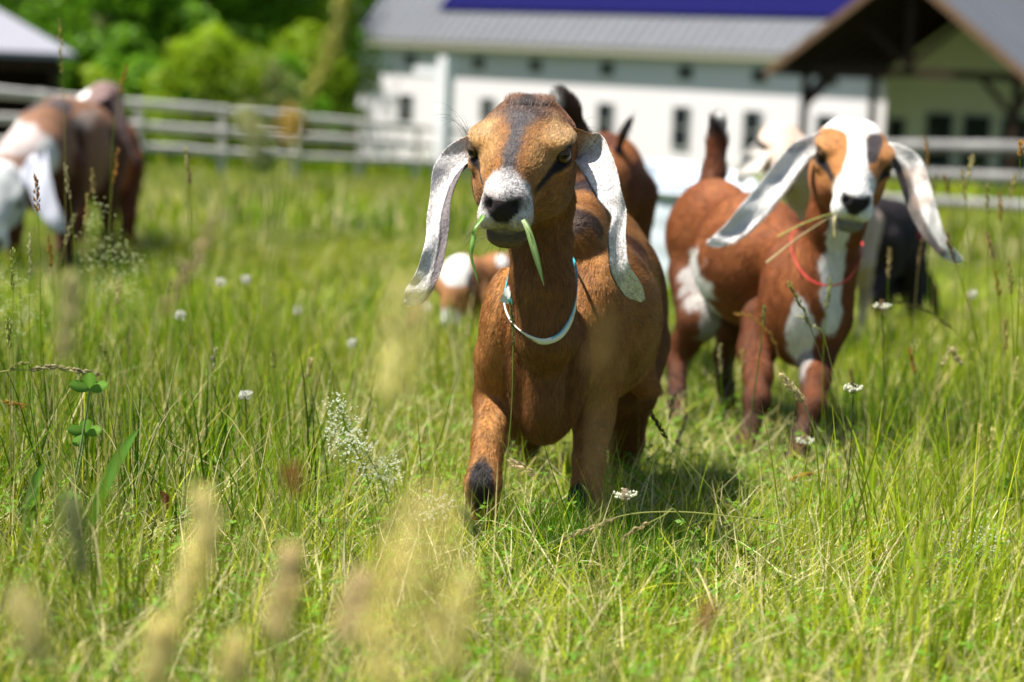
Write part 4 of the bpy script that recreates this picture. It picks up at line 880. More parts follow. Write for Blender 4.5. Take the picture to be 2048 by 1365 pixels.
# low kid nosing in the grass beside the front goat
H = head_frame(U(912, 575, 4.9), 25, 62); H['s'] = .95; ch, ru = U(985, 575, 5.05), U(1060, 580, 5.3)
other('small kid lying low in the grass with white neck patch and white muzzle', H, [U(935, 552, 4.98), U(960, 560, 5.0)], [.046, .046, .052], ch, (ru + ch) / 2, ru, .85,
      [(T, V(T[0] + .03, T[1] - .08, float(gz(0, T[1]))), hd) for T, G, hd in stand(ch, ru, .85)], None,
      paint_simple(V(.34, .15, .06), V(.36, .17, .07), [(U(910, 540, 4.9), V(.042, .10, .040), WHT), (U(1005, 520, 5.0), V(.016, .06, .02), WHT), (U(965, 610, 4.95), V(.03, .06, .05), DBR * .7), (U(940, 565, 4.9), V(.01, .05, .03), BLK * 2)], V(.30, .14, .06), WHT), V(*UG(985, 5.1)))
# group beyond the rail side: grazing goat with a white face
H = head_frame(U(-6, 395, 6.399), -8, 52); H['s'] = 1.5; ch, ru = U(85, 318, 6.804), U(168, 296, 7.695)
ea = hanging_ears(H); ea[1] = ([H['E'] + H['R'] @ V(.048, -.03, 0), U(72, 315, 6.448), U(84, 360, 6.399), U(98, 410, 6.367), U(112, 440, 6.350), U(128, 464, 6.350)], [.026, .042, .044, .036, .032, .013], [V(.9, -.3, .2)] * 6, [.3, .5, .5, .4, .2, .1], .0026)
other('brown goat with a white face and long grey ear grazing beside the fence', H, [U(42, 330, 6.561), U(68, 305, 6.674)], [.088, .088, .105], ch, (ch + ru) / 2 + V(0, 0, .005), ru, 1.92, stand(ch, ru, 1.92, .045),
      [U(212, 262, 7.938), U(220, 290, 8.019), U(223, 320, 8.019)], paint_simple(V(.21, .105, .06), V(.52, .53, .52), [(U(0, 262, 6.642), V(0.085, 0.162, 0.06), WHT * .6), (U(40, 285, 6.561), V(0.081, 0.130, 0.081), V(.45, .38, .36)), (U(92, 315, 6.561), V(0.029, 0.162, 0.065), WHT * .7), (U(148, 320, 6.966), V(0.019, 0.324, 0.081), WHT * .6), (U(100, 215, 6.966), V(0.07, 0.25, 0.045), BLK * 3), (U(70, 300, 6.7), V(.03, .1, .07), DBR * .6), (U(180, 240, 7.2), V(.03, .3, .04), V(.30, .22, .18)), (U(115, 300, 6.8), V(.05, .1, .02), BLK * 2), (U(185, 300, 7.290), V(0.032, 0.486, 0.097), DBR * .7), (U(120, 380, 6.804), V(0.081, 0.324, 0.081), DBR * .8), (U(142, 250, 7.128), V(0.019, 0.486, 0.081), BLK * 2)], V(.46, .47, .54), WHT, DBR * .8, DBR), V(*UG(130, 7.128)), ears=ea, h=.008)
H = head_frame(U(186, 206, 8.100), 35, 30); H['s'] = 1.5; ch, ru = U(212, 318, 8.424), U(206, 305, 9.234)
other('dark faced goat looking over the back of the grazing goat', H, [U(192, 240, 8.230), U(198, 275, 8.294)], [.068, .074, .097], ch, (ch + ru) / 2, ru, 1.85, stand(ch, ru, 1.85), None,
      paint_simple(V(.26, .075, .025), V(.20, .13, .12), [(U(156, 186, 8.100), V(0.049, 0.081, 0.032), WHT)], V(.10, .07, .07), V(.35, .28, .27), DBR), V(*UG(210, 8.748)), h=.008)
# cream goat behind the blazed one
H = head_frame(U(1566, 292, 4.6), 0, 28); H['s'] = .98; ch, ru = U(1640, 430, 4.8), U(1690, 430, 5.2)
ea = hanging_ears(H); ea[0] = ([H['E'] + H['R'] @ V(-.046, -.03, 0), U(1530, 290, 4.6), U(1512, 315, 4.58), U(1494, 340, 4.56), U(1478, 366, 4.56)], [.014, .022, .026, .022, .008], [V(.7, -.3, -.4)] * 5, [.3, .5, .5, .3, .1], .0026)
other('cream coloured goat half hidden behind the kid with the white blaze', H, [U(1590, 345, 4.68), U(1615, 390, 4.75)], [.045, .045, .055], ch, (ch + ru) / 2, ru, 1.0, stand(ch, ru, 1.0), None,
      paint_simple(V(.52, .40, .32), V(.58, .44, .35), [], V(.62, .58, .52), V(.60, .48, .42)), V(*UG(1660, 5.0)), ears=ea)
# black kid beyond
H = head_frame(U(1830, 560, 6.0), -40, 65); H['s'] = .9; ch, ru = U(1800, 478, 5.9), U(1738, 462, 5.75)
gk = other('black kid with a pale belly and a pink red collar grazing beyond the blazed kid', H, [U(1812, 500, 5.9), U(1822, 530, 5.95)], [.045, .042, .05], ch, (ch + ru) / 2, ru, 1.0, stand(ch, ru, 1.0), None,
      paint_simple(BLK * 1.6, BLK * 1.6, [(U(1715, 480, 5.68), V(.05, .05, .022), V(.6, .5, .4)), (U(1718, 540, 5.7), V(.035, .08, .09), WHT)], BLK * 2, BLK * 3), V(*UG(1765, 5.8)))
c0 = U(1806, 470, 5.88); rr = [c0 + V(.068 * math.cos(t), .068 * math.sin(t), .035 * math.cos(t)) for t in np.linspace(0, 2 * np.pi, 12, endpoint=False)]
cl3 = band('collar', rr, .018, .002, lambda t, b: (.55, .03, .08), None); put(cl3, gk[0]); tag(cl3, 'pink red collar')
# ------------------------------------------------------------------ meadow grass
GRASS = mat('grass_blade', attr='Col', rough=.50, spec=.10, trans=.36)
def frustum_pts(n, d0, d1, power, margin=1.25, seed_noise=0):
    """ground points in the field of view, density ~ d^-power"""
    u = rng.random(n); p = 2 - power
    d = (d0 ** p + u * (d1 ** p - d0 ** p)) ** (1 / p) if abs(p) > 1e-6 else d0 * (d1 / d0) ** u
    x = (rng.random(n) * 2 - 1) * .257 * margin * d
    return x, d
def blades(x, y, hgt, wid, lean, curve, col, tipcol, segs=4, az=None, z0=0):
    n = len(x); az = rng.random(n) * 2 * np.pi if az is None else az; t = np.linspace(0, 1, segs + 1)
    D = np.stack([np.cos(az), np.sin(az)], 1); fa = rng.random(n) * np.pi; W = np.stack([np.cos(fa), np.sin(fa)], 1)
    base = np.stack([x, y, gz(x, y) - .006 + z0], 1)
    ang = lean[:, None] + curve[:, None] * t[None]      # angle from the vertical
    seg = hgt[:, None] / segs
    hx = np.concatenate([np.zeros((n, 1)), np.cumsum(np.sin(ang[:, :-1]) * seg, 1)], 1); hz = np.concatenate([np.zeros((n, 1)), np.cumsum(np.cos(ang[:, :-1]) * seg, 1)], 1)
    c = base[:, None] + np.stack([hx * D[:, :1], hx * D[:, 1:], hz], -1)
    w__ = wid[:, None] * (1 - t[None] ** 2.2 * .93); off = np.stack([W[:, :1] * w__, W[:, 1:] * w__, 0 * w__], -1) / 2
    v = np.stack([c - off, c + off], 2).reshape(-1, 3); m = segs + 1
    b = (np.arange(n) * m * 2)[:, None] + np.arange(segs)[None] * 2; b = b.ravel(); q = np.stack([b, b + 1, b + 3, b + 2], -1)
    cc = col[:, None] + (tipcol - col)[:, None] * (t[None, :, None] ** 1.5); cc = np.repeat(cc, 2, 1).reshape(-1, 3)
    return v, q, cc
GA, GB, GC, GD = V(.105, .235, .003), V(.235, .370, .006), V(.45, .49, .035), V(.022, .085, .003); STR = V(.56, .48, .18); PAL = V(.74, .69, .40)
def gcol(n, P, dry=.12):
    r = rng.random(n)[:, None]; lr = fbm(P, .45, 77)[:, None]; c = np.where(r < .32, GA, np.where(r < .57, GB, np.where(r < .68, GC, GD))) * (.7 + .6 * rng.random((n, 1))) * (.72 + .56 * ss(.3, .7, lr)) * (.92 + .12 * (P[:, :1] > 0))
    f = fbm(P, 1.3, 21) + .10 * np.tanh((P[:, 0] - .1) * .8) + .10 * np.exp(-((P[:, 1] - 8) / 2.5) ** 2); yl = ss(.45, .7, f)[:, None]; c = c * (1 - .35 * yl) + GC * .35 * yl
    k = rng.random(n) < dry * (.4 + 1.5 * fbm(P, 2.2, 31)); c[k] = STR + (PAL - STR) * rng.random((k.sum(), 1)); return c, k
def tuftify(x, y, amt=.6, scale=.06):   # gather part of the blades into tufts
    n = len(x); m = n // 14; cx, cy = x[:m], y[:m]; k = rng.integers(0, m, n); u = rng.random(n) < amt
    return np.where(u, cx[k] + rng.normal(0, scale * .28, n) * np.sqrt(np.maximum(cy[k], 1)), x), np.where(u, cy[k] + rng.normal(0, scale * .28, n) * np.sqrt(np.maximum(cy[k], 1)), y)
def layer(name, label, n, d0, d1, power, h0, h1, w0, w1, dry, segs=4, lean=.35, curve=.9, margin=1.25, tuft=.6, mound=0.0):
    x, y = frustum_pts(n, d0, d1, power, margin); x, y = tuftify(x, y, tuft); y = np.clip(y, d0 * .8, None); P = np.stack([x, y, 0 * x], 1)
    col, k = gcol(n, P, dry); f = .6 + .8 * fbm(P, 3.1, 41); h = (h0 + (h1 - h0) * rng.random(n) ** 1.6) * f * np.where((x / y > .07) & (x / y < .18) & (y > 2.4) & (y < 3.3), .6, 1)
    wd = w0 + (w1 - w0) * rng.random(n) ** 2; ln = np.abs(rng.normal(0, lean, n)) + k * .3 * rng.random(n); cv = np.abs(rng.normal(0, curve, n))
    tip = col * V(1.15, 1.05, 1.0) + (rng.random((n, 1)) < .3) * V(.12, .08, .0)
    inside = (np.abs(x - tc[0]) < .30) & (np.abs(y - tc[1]) < 1.2)
    o_ = ~inside; v, q, c = blades(x[o_], y[o_], h[o_], wd[o_], ln[o_], cv[o_], col[o_], tip[o_], segs)
    o = mesh(name, v, q, GRASS, smooth=True, col=np.clip(c, 0, .85)); tag(o, label, kind='stuff'); return o
layer('grass', 'short dense meadow grass around the feet of the nearest kids', 150000, 1.15, 4.2, 1.2, .016, .066, .0008, .0026, .17, 3, .35, 1.1)
layer('grass', 'longer fine grass stems standing above the turf', 7000, 1.3, 5.0, 1.0, .07, .15, .0007, .0017, .22, 5, .25, .5, tuft=.35)
def foot_tufts():
    n = 3800; c = rng.integers(0, 26, n); px = 1000 + 400 * rng.random(26); dd = 1.80 + .36 * rng.random(26); cx = np.array([U(a, 1100, b)[0] for a, b in zip(px, dd)]); x = cx[c] + rng.normal(0, .016, n); y = dd[c] + rng.normal(0, .018, n)
    P = np.stack([x, y, 0 * x], 1); r = rng.random((n, 1)); col = np.where(r < .30, GA * .9, np.where(r < .72, GD * 1.5, np.where(r < .86, GB, STR))) * (.6 + .7 * rng.random((n, 1))); h = .03 + .062 * rng.random(n) ** 1.4  # dark greens favoured: the kid's shadow is partly put into the blade colour
    v, q, cc = blades(x, y, h, .0007 + .0012 * rng.random(n), np.abs(rng.normal(0, .38, n)), np.abs(rng.normal(0, .8, n)), col, col * 1.2, 5); tag(mesh('grass', v, q, GRASS, col=np.clip(cc, 0, .85)), 'dark green tufts of fine grass around the front kid\'s forefeet', kind='stuff')
foot_tufts()
def tall_patches():
    n = 9000; x, y = frustum_pts(n * 3, 1.5, 4.4, .6, 1.2); u = x / y; P = np.stack([x, y, 0 * x], 1); k = (fbm(P, 1.6, 61) + .22 * (u < -.10) + .10 * (u > .14) - .35 * ((u > -.03) & (u < .07) & (y < 2.4)) - .6 * ((u > .06) & (u < .18) & (y > 2.2) & (y < 3.4)) > .56); k = np.nonzero(k)[0][:n]; x, y = tuftify(x[k], y[k], .5); y = np.clip(y, 1.4, None); m = len(x)
    P = np.stack([x, y, 0 * x], 1); col, dr = gcol(m, P, .10); h = .08 + .13 * rng.random(m) ** 1.5; v, q, c = blades(x, y, h, .0012 + .0022 * rng.random(m) ** 2, np.abs(rng.normal(0, .16, m)), np.abs(rng.normal(0, .6, m)), col, col * V(1.15, 1.05, 1), 5)
    tag(mesh('grass', v, q, GRASS, col=np.clip(c, 0, .85)), 'taller coarser grass blades standing in patches at the sides', kind='stuff')
tall_patches()
layer('grass', 'meadow grass in the middle of the field', 80000, 4.0, 12, 1.1, .035, .11, .0026, .0060, .16, 3, .3, .8)
layer('grass', 'distant meadow grass up to the fences', 60000, 11, 45, 1.2, .14, .32, .010, .022, .22, 2, .25, .6, margin=1.15)
layer('grass', 'rank grass and weeds below the barn wall', 16000, 45, 100, 1.0, .30, .90, .05, .10, .02, 2, .2, .5, margin=1.1, tuft=.2)
def fallen():                        # straws lying across one another
    n = 9000; x, y = frustum_pts(n, 1.3, 4.0, 1.2); col = (STR + (PAL - STR) * rng.random((n, 1))) * (.7 + .4 * rng.random((n, 1))); g_ = rng.random(n) < .3; col[g_] = GC * .9
    v, q, c = blades(x, y, .03 + .09 * rng.random(n) ** 2, .0008 + .0012 * rng.random(n), 1.0 + rng.normal(0, .25, n), rng.normal(0, .4, n), col, col * 1.1, 4, z0=.012)
    v[:, 2] += .02 * noise(v, 30, 2); o = mesh('dry_straws', v, q, GRASS, col=np.clip(c, 0, .8)); tag(o, 'dry straws and dead stems tangled through the near grass', kind='stuff')
fallen()
def small_leaves():                  # clover and bedstraw whorls in the turf
    n = 3800; x, y = frustum_pts(n, 1.25, 3.6, 1.3); z = gz(x, y) + .01 + .05 * rng.random(n); vs, qs, cs = [], [], []; o = 0
    for w_k in range(5):
        a = w_k * 2 * np.pi / 5 + rng.random(n) * .6; r = .004 + .006 * rng.random(n); tl = .3 * rng.normal(0, 1, n)
        d = np.stack([np.cos(a), np.sin(a), tl], 1); p = np.stack([-np.sin(a), np.cos(a), .3 * rng.normal(0, 1, n)], 1); c0 = np.stack([x, y, z], 1)
        v = np.stack([c0, c0 + d * r[:, None] * .55 + p * r[:, None] * .25, c0 + d * r[:, None], c0 + d * r[:, None] * .55 - p * r[:, None] * .25], 1).reshape(-1, 3)
        vs.append(v); qs.append(np.arange(4 * n).reshape(-1, 4) + o); o += 4 * n; cs.append(np.repeat(V(.10, .24, .025) + V(.08, .08, 0) * rng.random((n, 1)), 4, 0))
    ob = mesh('ground_cover', np.concatenate(vs), np.concatenate(qs), GRASS, smooth=False, col=np.concatenate(cs)); tag(ob, 'tiny whorled leaves of clover and bedstraw low in the turf', kind='stuff')
small_leaves()
# ------------------------------------------------------------------ individual stalks and flowers
HEADM = mat('seed_head', attr='Col', rough=.6, spec=.1, trans=.6)
def spikelets(path, n, ln, r0, col, spread=.5, dens=None, jit=.15):
    P = catmull(path, 30); T = nrm_rows(np.gradient(P, axis=0)); f = (np.arange(n) + rng.random(n)) / n; i = np.minimum((f * 29).astype(int), 29); c = P[i]; t = T[i]
    d = rng.normal(0, 1, (n, 3)); d = nrm_rows(d - (d * t).sum(1)[:, None] * t); env = np.sin(np.pi * np.clip(.12 + .83 * f, 0, 1)) ** .6
    s_ = c + d * (r0 * env * .35)[:, None]; ax = nrm_rows(t + d * spread + rng.normal(0, jit, (n, 3))); L_ = (ln * (.7 + .5 * rng.random(n)) * (.5 + .5 * env))[:, None]; w__ = L_ * .17
    tip = s_ + ax * L_; p1 = nrm_rows(np.cross(ax, d + .01)); p2 = np.cross(ax, p1); m = s_ + ax * L_ * .42 + d * (r0 * .3)
    v = np.stack([s_, m + p1 * w__, m + p2 * w__, m - p1 * w__, m - p2 * w__, tip], 1).reshape(-1, 3); b = np.arange(n)[:, None] * 6
    q = np.concatenate([np.stack([b[:, 0] + a1, b[:, 0] + a2, b[:, 0] + e_], -1) for e_, (a1, a2) in [(0, (2, 1)), (0, (3, 2)), (0, (4, 3)), (0, (1, 4)), (5, (1, 2)), (5, (2, 3)), (5, (3, 4)), (5, (4, 1))]])
    cc = np.repeat(np.asarray(col) * (.7 + .5 * rng.random((n, 1))), 6, 0); return v, q, cc
def pxp(pts): return [U(*p) for p in pts]
def ground_end(pts):                 # carry a stem on down to the ground
    p, q = pts[-2], pts[-1]; g_ = float(gz(0, q[1])); 
    if q[2] > g_ + .005: h_ = q[2] - g_; d = (q - p); d = V(d[0], d[1], 0) / max(abs(q[2] - p[2]), .02) * h_ * .5; d = d * min(1, .05 / (np.linalg.norm(d) + 1e-6)); return pts + [V(q[0] + d[0], q[1] + d[1], g_ - .01)]
    return pts
def stalk(label, head, stem, r=.0007, hcol=STR, scol=GB, n=60, ln=.006, hr=.002, spread=.4, group=None, name='grass_stalk', cat='grass stalk'):
    """head: pixel points tip..bottom of the seed head; stem: on from there (px, py, depth)"""
    st = ground_end(pxp([head[-1]] + stem)); o = empty(name, st[-1], label, cat, group)
    v, q = tube(catmull(st, 22), np.linspace(r * .8, r * 1.3, 22), 5); put(mesh('stem', v, q, HEADM, col=scol), o)
    v, q, c = spikelets(pxp(head)[::-1], n, ln, hr, hcol, spread); hp_ = catmull(pxp(head), 10); v2, q2 = tube(hp_, r * .7, 4)
    put(mesh('seed_head', np.concatenate([v, v2]), [q, q2 + len(v)], HEADM, smooth=False, col=np.concatenate([c, np.tile(np.asarray(hcol) * .8, (len(v2), 1))])), o); return o
CREAM = V(.90, .82, .44); OLV = V(.34, .38, .12); ORN = V(.50, .30, .07); RED = V(.42, .13, .07); YG = V(.48, .52, .16)
# close to the lens, thrown out of focus
stalk('pale cream blurred seed head, tallest of those low in the picture', [(405, 985, 0.775), (412, 1060, 0.775), (385, 1140, 0.775), (362, 1230, 0.775)], [(345, 1320, 0.783), (330, 1420, 0.790)], .0009, CREAM, STR, 150, .008, .0065)
stalk('shorter pale cream blurred seed head right of the tallest blurred one', [(578, 1105, 0.760), (582, 1150, 0.760), (560, 1215, 0.760), (552, 1285, 0.760)], [(548, 1350, 0.760), (545, 1440, 0.775)], .0009, V(.88, .76, .46), STR, 110, .008, .0055)
stalk('pale seed head blurred at the bottom edge below the tallest one', [(325, 1255, 0.722), (318, 1310, 0.722), (300, 1380, 0.722)], [(290, 1500, 0.730)], .0009, CREAM, STR, 90, .009, .006)
stalk('very wide pale yellow seed head blurred close to the lens before the front kid', [(868, 980, .56), (850, 1070, .56), (822, 1170, .56), (800, 1270, .56), (785, 1380, .56)], [(775, 1500, .56), (750, 1800, .58)], .0008, V(.86, .76, .36), STR, 150, .0065, .013, .9)
stalk('tall thin blurred grass head rising beside the speckled ear tip', [(815, 560, .70), (812, 640, .70), (800, 720, .70), (785, 800, .70)], [(770, 900, .70), (760, 1100, .70), (750, 1700, .72)], .0008, V(.86, .80, .40), YG, 90, .007, .010, .6)
stalk('reddish brown plantain head blurred in the lower left grass', [(583, 930, 0.924), (588, 958, 0.924), (592, 990, 0.924)], [(598, 1080, 0.924), (610, 1300, 0.941), (620, 1500, 0.958)], .0007, RED, OLV, 70, .004, .0055, .9)
stalk('reddish plantain head blurred at the bottom edge below the blazed kid', [(1418, 1205, 0.924), (1416, 1232, 0.924), (1413, 1262, 0.924)], [(1405, 1350, 0.924), (1400, 1480, 0.924)], .0007, V(.55, .30, .14), OLV, 70, .004, .0055, .9)
stalk('tall yellow green grass head crossing the trees at the top of the picture', [(692, -30, 0.907), (672, 50, 0.907), (650, 130, 0.907), (615, 205, 0.907)], [(600, 260, 0.907), (560, 420, 0.907), (520, 700, 0.924), (490, 1100, 0.966)], .0006, V(.56, .54, .16), YG, 64, .009, .0030, .25)
stalk('pale green spike in front of the fence rails left of the barn', [(495, 235, 0.840), (512, 285, 0.840), (532, 345, 0.840)], [(540, 420, 0.840), (550, 560, 0.840), (560, 900, 0.857), (565, 1500, 0.882)], .0007, V(.66, .66, .34), YG, 70, .010, .0045, .3)
stalk('small ochre seed head blurred against the fence beside the tall yellow green one', [(578, 246, 0.840), (596, 256, 0.840), (612, 262, 0.840)], [(606, 330, 0.840), (600, 700, 0.840), (590, 1300, 0.882)], .0003, V(.62, .46, .12), YG, 34, .010, .005, .6)
stalk('slanting pinkish blurred grass head left of the front kid', [(440, 425, 1.15), (400, 500, 1.15), (360, 570, 1.15), (325, 630, 1.15)], [(290, 720, 1.15), (240, 900, 1.17), (200, 1200, 1.2)], .0006, V(.52, .42, .26), YG, 60, .007, .0045, .4)
stalk('blurred brown grass stalk crossing the front kid\'s chest', [(1215, 640, .62), (1208, 700, .62), (1203, 760, .62)], [(1200, 860, .62), (1200, 1000, .62), (1205, 1700, .63)], .0009, V(.36, .26, .10), V(.30, .24, .10), 20, .006, .003, .3)
stalk('pale blurred stalk at the left edge low in the grass', [(140, 1010, 0.760), (150, 1080, 0.760), (165, 1160, 0.760)], [(175, 1250, 0.760), (190, 1420, 0.775)], .0008, V(.42, .46, .22), YG, 60, .009, .004, .3)
stalk('blurred straw coloured stalk in the bottom left corner', [(40, 1190, 0.722), (60, 1260, 0.722), (90, 1340, 0.722)], [(110, 1500, 0.730)], .0008, CREAM * .9, YG, 60, .009, .006, .4)
stalk('dark green blurred head beside the front kid\'s black knee', [(925, 1020, 1.35), (940, 1045, 1.35), (958, 1068, 1.35)], [(975, 1150, 1.35), (990, 1300, 1.4)], .0006, V(.16, .22, .07), GA, 40, .006, .004, .4)
stalk('soft tan stalk blurred at the bottom edge in the middle of the picture', [(1040, 1320, 0.760), (1045, 1370, 0.760)], [(1050, 1450, 0.760)], .0008, CREAM * .8, YG, 30, .008, .004)
stalk('pale yellow blurred seed head low in the picture under the front kid\'s black knee', [(940, 1150, .74), (925, 1210, .74), (905, 1280, .74), (890, 1350, .74)], [(880, 1500, .74)], .0008, V(.84, .76, .36), YG, 80, .008, .007, .5)
stalk('blurred straw seed head at the bottom edge between the two tallest cream ones', [(470, 1285, .76), (468, 1330, .76), (462, 1380, .76)], [(455, 1500, .76)], .0008, CREAM, YG, 80, .008, .0055, .4)
stalk('pinkish tan blurred seed head at the bottom edge right of the shorter cream one', [(720, 1150, .74), (705, 1215, .74), (690, 1290, .74)], [(680, 1400, .74), (675, 1500, .74)], .0008, V(.80, .66, .42), YG, 60, .007, .006, .5)
stalk('tall soft blurred stalk standing over the clover sprig at the left', [(150, 560, .9), (140, 640, .9), (128, 720, .9)], [(120, 820, .9), (115, 1000, .9), (110, 1500, .92)], .0007, V(.66, .62, .34), YG, 60, .009, .004, .3)
# in focus
stalk('arching grey green grass head bending over at the left edge', [(200, 751, 2.1), (150, 741, 2.1), (100, 734, 2.1), (60, 741, 2.1)], [(20, 742, 2.1), (-40, 765, 2.1), (-80, 900, 2.1)], .0008, V(.46, .42, .24), YG, 70, .008, .0026, .15)
stalk('short green grass head just above the arching one at the left edge', [(58, 724, 2.1), (38, 730, 2.1), (18, 740, 2.1)], [(-20, 765, 2.1), (-60, 900, 2.1)], .0006, V(.38, .40, .14), YG, 30, .006, .002, .25)
stalk('orange brown husk on a bent stem at the left edge', [(50, 812, 2.05), (28, 808, 2.05), (6, 804, 2.05)], [(-20, 815, 2.05), (-30, 1000, 2.05)], .0006, ORN, STR, 24, .006, .002, .3)
stalk('cream wheat like seed head on a long curved stem in front of the blazed kid', [(1563, 750, 2.25), (1580, 772, 2.25), (1596, 790, 2.25), (1606, 806, 2.25)], [(1625, 850, 2.25), (1655, 930, 2.25), (1685, 1030, 2.24), (1712, 1140, 2.23), (1745, 1290, 2.2)], .0010, V(.76, .68, .42), V(.56, .58, .24), 80, .0075, .0034, .5)
stalk('brown green grass head bowing beside the front kid\'s flank', [(1302, 826, 2.25), (1318, 852, 2.25), (1335, 878, 2.25)], [(1352, 905, 2.25), (1385, 960, 2.25), (1430, 1060, 2.25), (1500, 1200, 2.2)], .0007, V(.22, .17, .09), YG, 40, .007, .002, .3)
stalk('green brown grass head against the blazed kid\'s pale chest', [(1577, 565, 2.45), (1590, 590, 2.45), (1605, 618, 2.45), (1618, 648, 2.45)], [(1640, 710, 2.45), (1665, 790, 2.45), (1700, 960, 2.45), (1720, 1080, 2.4)], .0007, V(.42, .44, .15), V(.24, .22, .10), 46, .007, .0022, .35)
stalk('small cream husk leaning off the green brown grass head', [(1598, 632, 2.45), (1616, 645, 2.45), (1632, 656, 2.45)], [(1650, 680, 2.45), (1690, 860, 2.45), (1710, 1050, 2.4)], .0005, V(.70, .68, .46), YG, 20, .007, .002, .35)
stalk('thin upright green head on a straight stem before the blazed kid\'s foreleg', [(1528, 614, 2.5), (1527, 632, 2.5), (1526, 652, 2.5)], [(1520, 700, 2.5), (1508, 790, 2.5), (1496, 900, 2.5), (1490, 1010, 2.4)], .0009, V(.36, .40, .14), V(.18, .24, .06), 30, .006, .002, .3)
stalk('pale green head hanging on a stem before the front kid\'s chest', [(1021, 605, 1.98), (1023, 630, 1.98), (1026, 655, 1.98), (1026, 690, 1.98)], [(1024, 800, 1.98), (1016, 900, 1.98), (1000, 1020, 1.98), (985, 1120, 1.96)], .0006, V(.18, .22, .07), V(.26, .34, .07), 46, .005, .0018, .2)
stalk('flattened straw coloured grass head lying right of the front kid\'s foot', [(1130, 1078, 1.95), (1170, 1062, 1.95), (1205, 1048, 1.95), (1235, 1034, 1.95)], [(1280, 1026, 1.96), (1360, 1024, 1.97), (1450, 1032, 1.98), (1560, 1050, 2.0), (1640, 1080, 2.0), (1705, 1112, 2.0)], .0007, V(.56, .50, .28), V(.50, .52, .20), 60, .007, .002, .15)
stalk('fine straw head below the flattened one right of the front kid\'s foot', [(1245, 1078, 1.9), (1270, 1060, 1.9), (1300, 1045, 1.9)], [(1330, 1030, 1.9), (1350, 1020, 1.92), (1380, 1080, 1.95), (1400, 1200, 1.95)], .0005, V(.55, .46, .26), YG, 24, .006, .0016, .2)
stalk('short stubby dark brown seed head low in the grass', [(1552, 1160, 2.02), (1538, 1170, 2.02), (1523, 1180, 2.02)], [(1500, 1200, 2.0), (1480, 1230, 2.0)], .0006, V(.13, .08, .04), OLV, 60, .0035, .0036, .9)
stalk('torn pale husk beside the front kid\'s black knee', [(1022, 922, 2.0), (1035, 932, 2.0), (1050, 938, 2.0), (1075, 947, 2.0)], [(1040, 980, 2.0), (1020, 1100, 2.0)], .0003, V(.66, .55, .36), YG, 12, .011, .002, .5)
stalk('arched dry head near the bottom edge in the middle of the picture', [(1412, 1305, 1.8), (1430, 1292, 1.8), (1455, 1288, 1.8), (1485, 1300, 1.8)], [(1510, 1330, 1.8), (1520, 1400, 1.8)], .0005, V(.52, .42, .24), STR, 24, .006, .0016, .2)
stalk('dark rust coloured grass head crossing the tip of the blazed kid\'s ear', [(1893, 470, 2.75), (1902, 500, 2.75), (1912, 530, 2.75)], [(1925, 570, 2.75), (1945, 640, 2.75), (1962, 720, 2.75), (1985, 850, 2.7), (2000, 1000, 2.7)], .0006, V(.30, .17, .05), V(.20, .22, .07), 30, .008, .0022, .25)
stalk('pale nodding grass head right of the blazed kid, cream coloured and drooping', [(1922, 728, 2.75), (1912, 712, 2.75), (1900, 700, 2.75), (1886, 735, 2.75)], [(1868, 790, 2.75), (1845, 850, 2.75), (1820, 920, 2.7)], .0009, V(.70, .62, .38), V(.52, .46, .20), 40, .009, .0028, .4)
stalk('tan grass head arching away behind the plantain flower', [(1790, 605, 3.0), (1830, 612, 3.0), (1870, 632, 3.0), (1905, 660, 3.0)], [(1940, 700, 3.0), (1960, 800, 3.0)], .0007, V(.52, .40, .16), STR, 60, .008, .0022, .25)
stalk('ochre grass head lying level between the blazed kid\'s feet and the right edge', [(1575, 962, 2.5), (1600, 952, 2.5), (1632, 946, 2.5)], [(1700, 938, 2.5), (1800, 936, 2.5), (1880, 950, 2.5), (1900, 1000, 2.5)], .0008, V(.60, .42, .10), V(.50, .42, .12), 46, .007, .0022, .2)
stalk('golden grass head sloping above the flowing stem left of the blazed kid\'s flank', [(1470, 628, 2.9), (1500, 632, 2.9), (1530, 655, 2.9), (1552, 690, 2.9)], [(1560, 760, 2.9), (1550, 900, 2.9)], .0006, V(.58, .40, .12), STR, 40, .007, .0022, .3)
# labels from what stands nearest
LMK = [(800, 600, "the front kid's lower speckled ear tip"), (675, 830, 'the leaning bedstraw spray'), (180, 780, 'the tall clover sprig'), (250, 920, 'the broad dark ribbed leaf'), (440, 566, 'the highest white clover head'), (595, 622, 'the middle white clover head'), (20, 380, 'the grazing white face'),
       (150, 450, "the grazing goat's long ear"), (120, 100, 'the end of the shed roof'), (300, 210, 'the upper fence rail'), (180, 250, 'the brown back of the grazing goat'), (335, 1000, 'the reddish dead leaf'), (130, 740, 'the arching grey green head'), (965, 980, "the front kid's black knee"), (1160, 1060, "the front kid's other foreleg"),
       (1250, 985, 'the cream white plantain'), (1590, 780, 'the wheat like head'), (1706, 780, 'the bare stemmed plantain'), (1763, 610, 'the rusty plantain'), (1910, 515, "the blazed kid's ear tip"), (1950, 1100, 'the sprawling bedstraw'), (1540, 1170, 'the stubby brown head'), (1630, 1300, 'the bright upright blade'),
       (1350, 650, "the blazed kid's hind leg"), (1600, 900, "the blazed kid's forefeet"), (1600, 660, "the blazed kid's chest"), (1930, 350, 'the low rail fence'), (2000, 1000, 'the leafy plant at the edge'), (1600, 1200, 'the slanting grey green blade'), (400, 1100, 'the tallest blurred cream head'), (1900, 720, 'the nodding cream head'), (1760, 420, 'the black kid'), (1300, 700, "the front kid's flank"), (2040, 700, 'the right edge of the picture')]
USED = set()
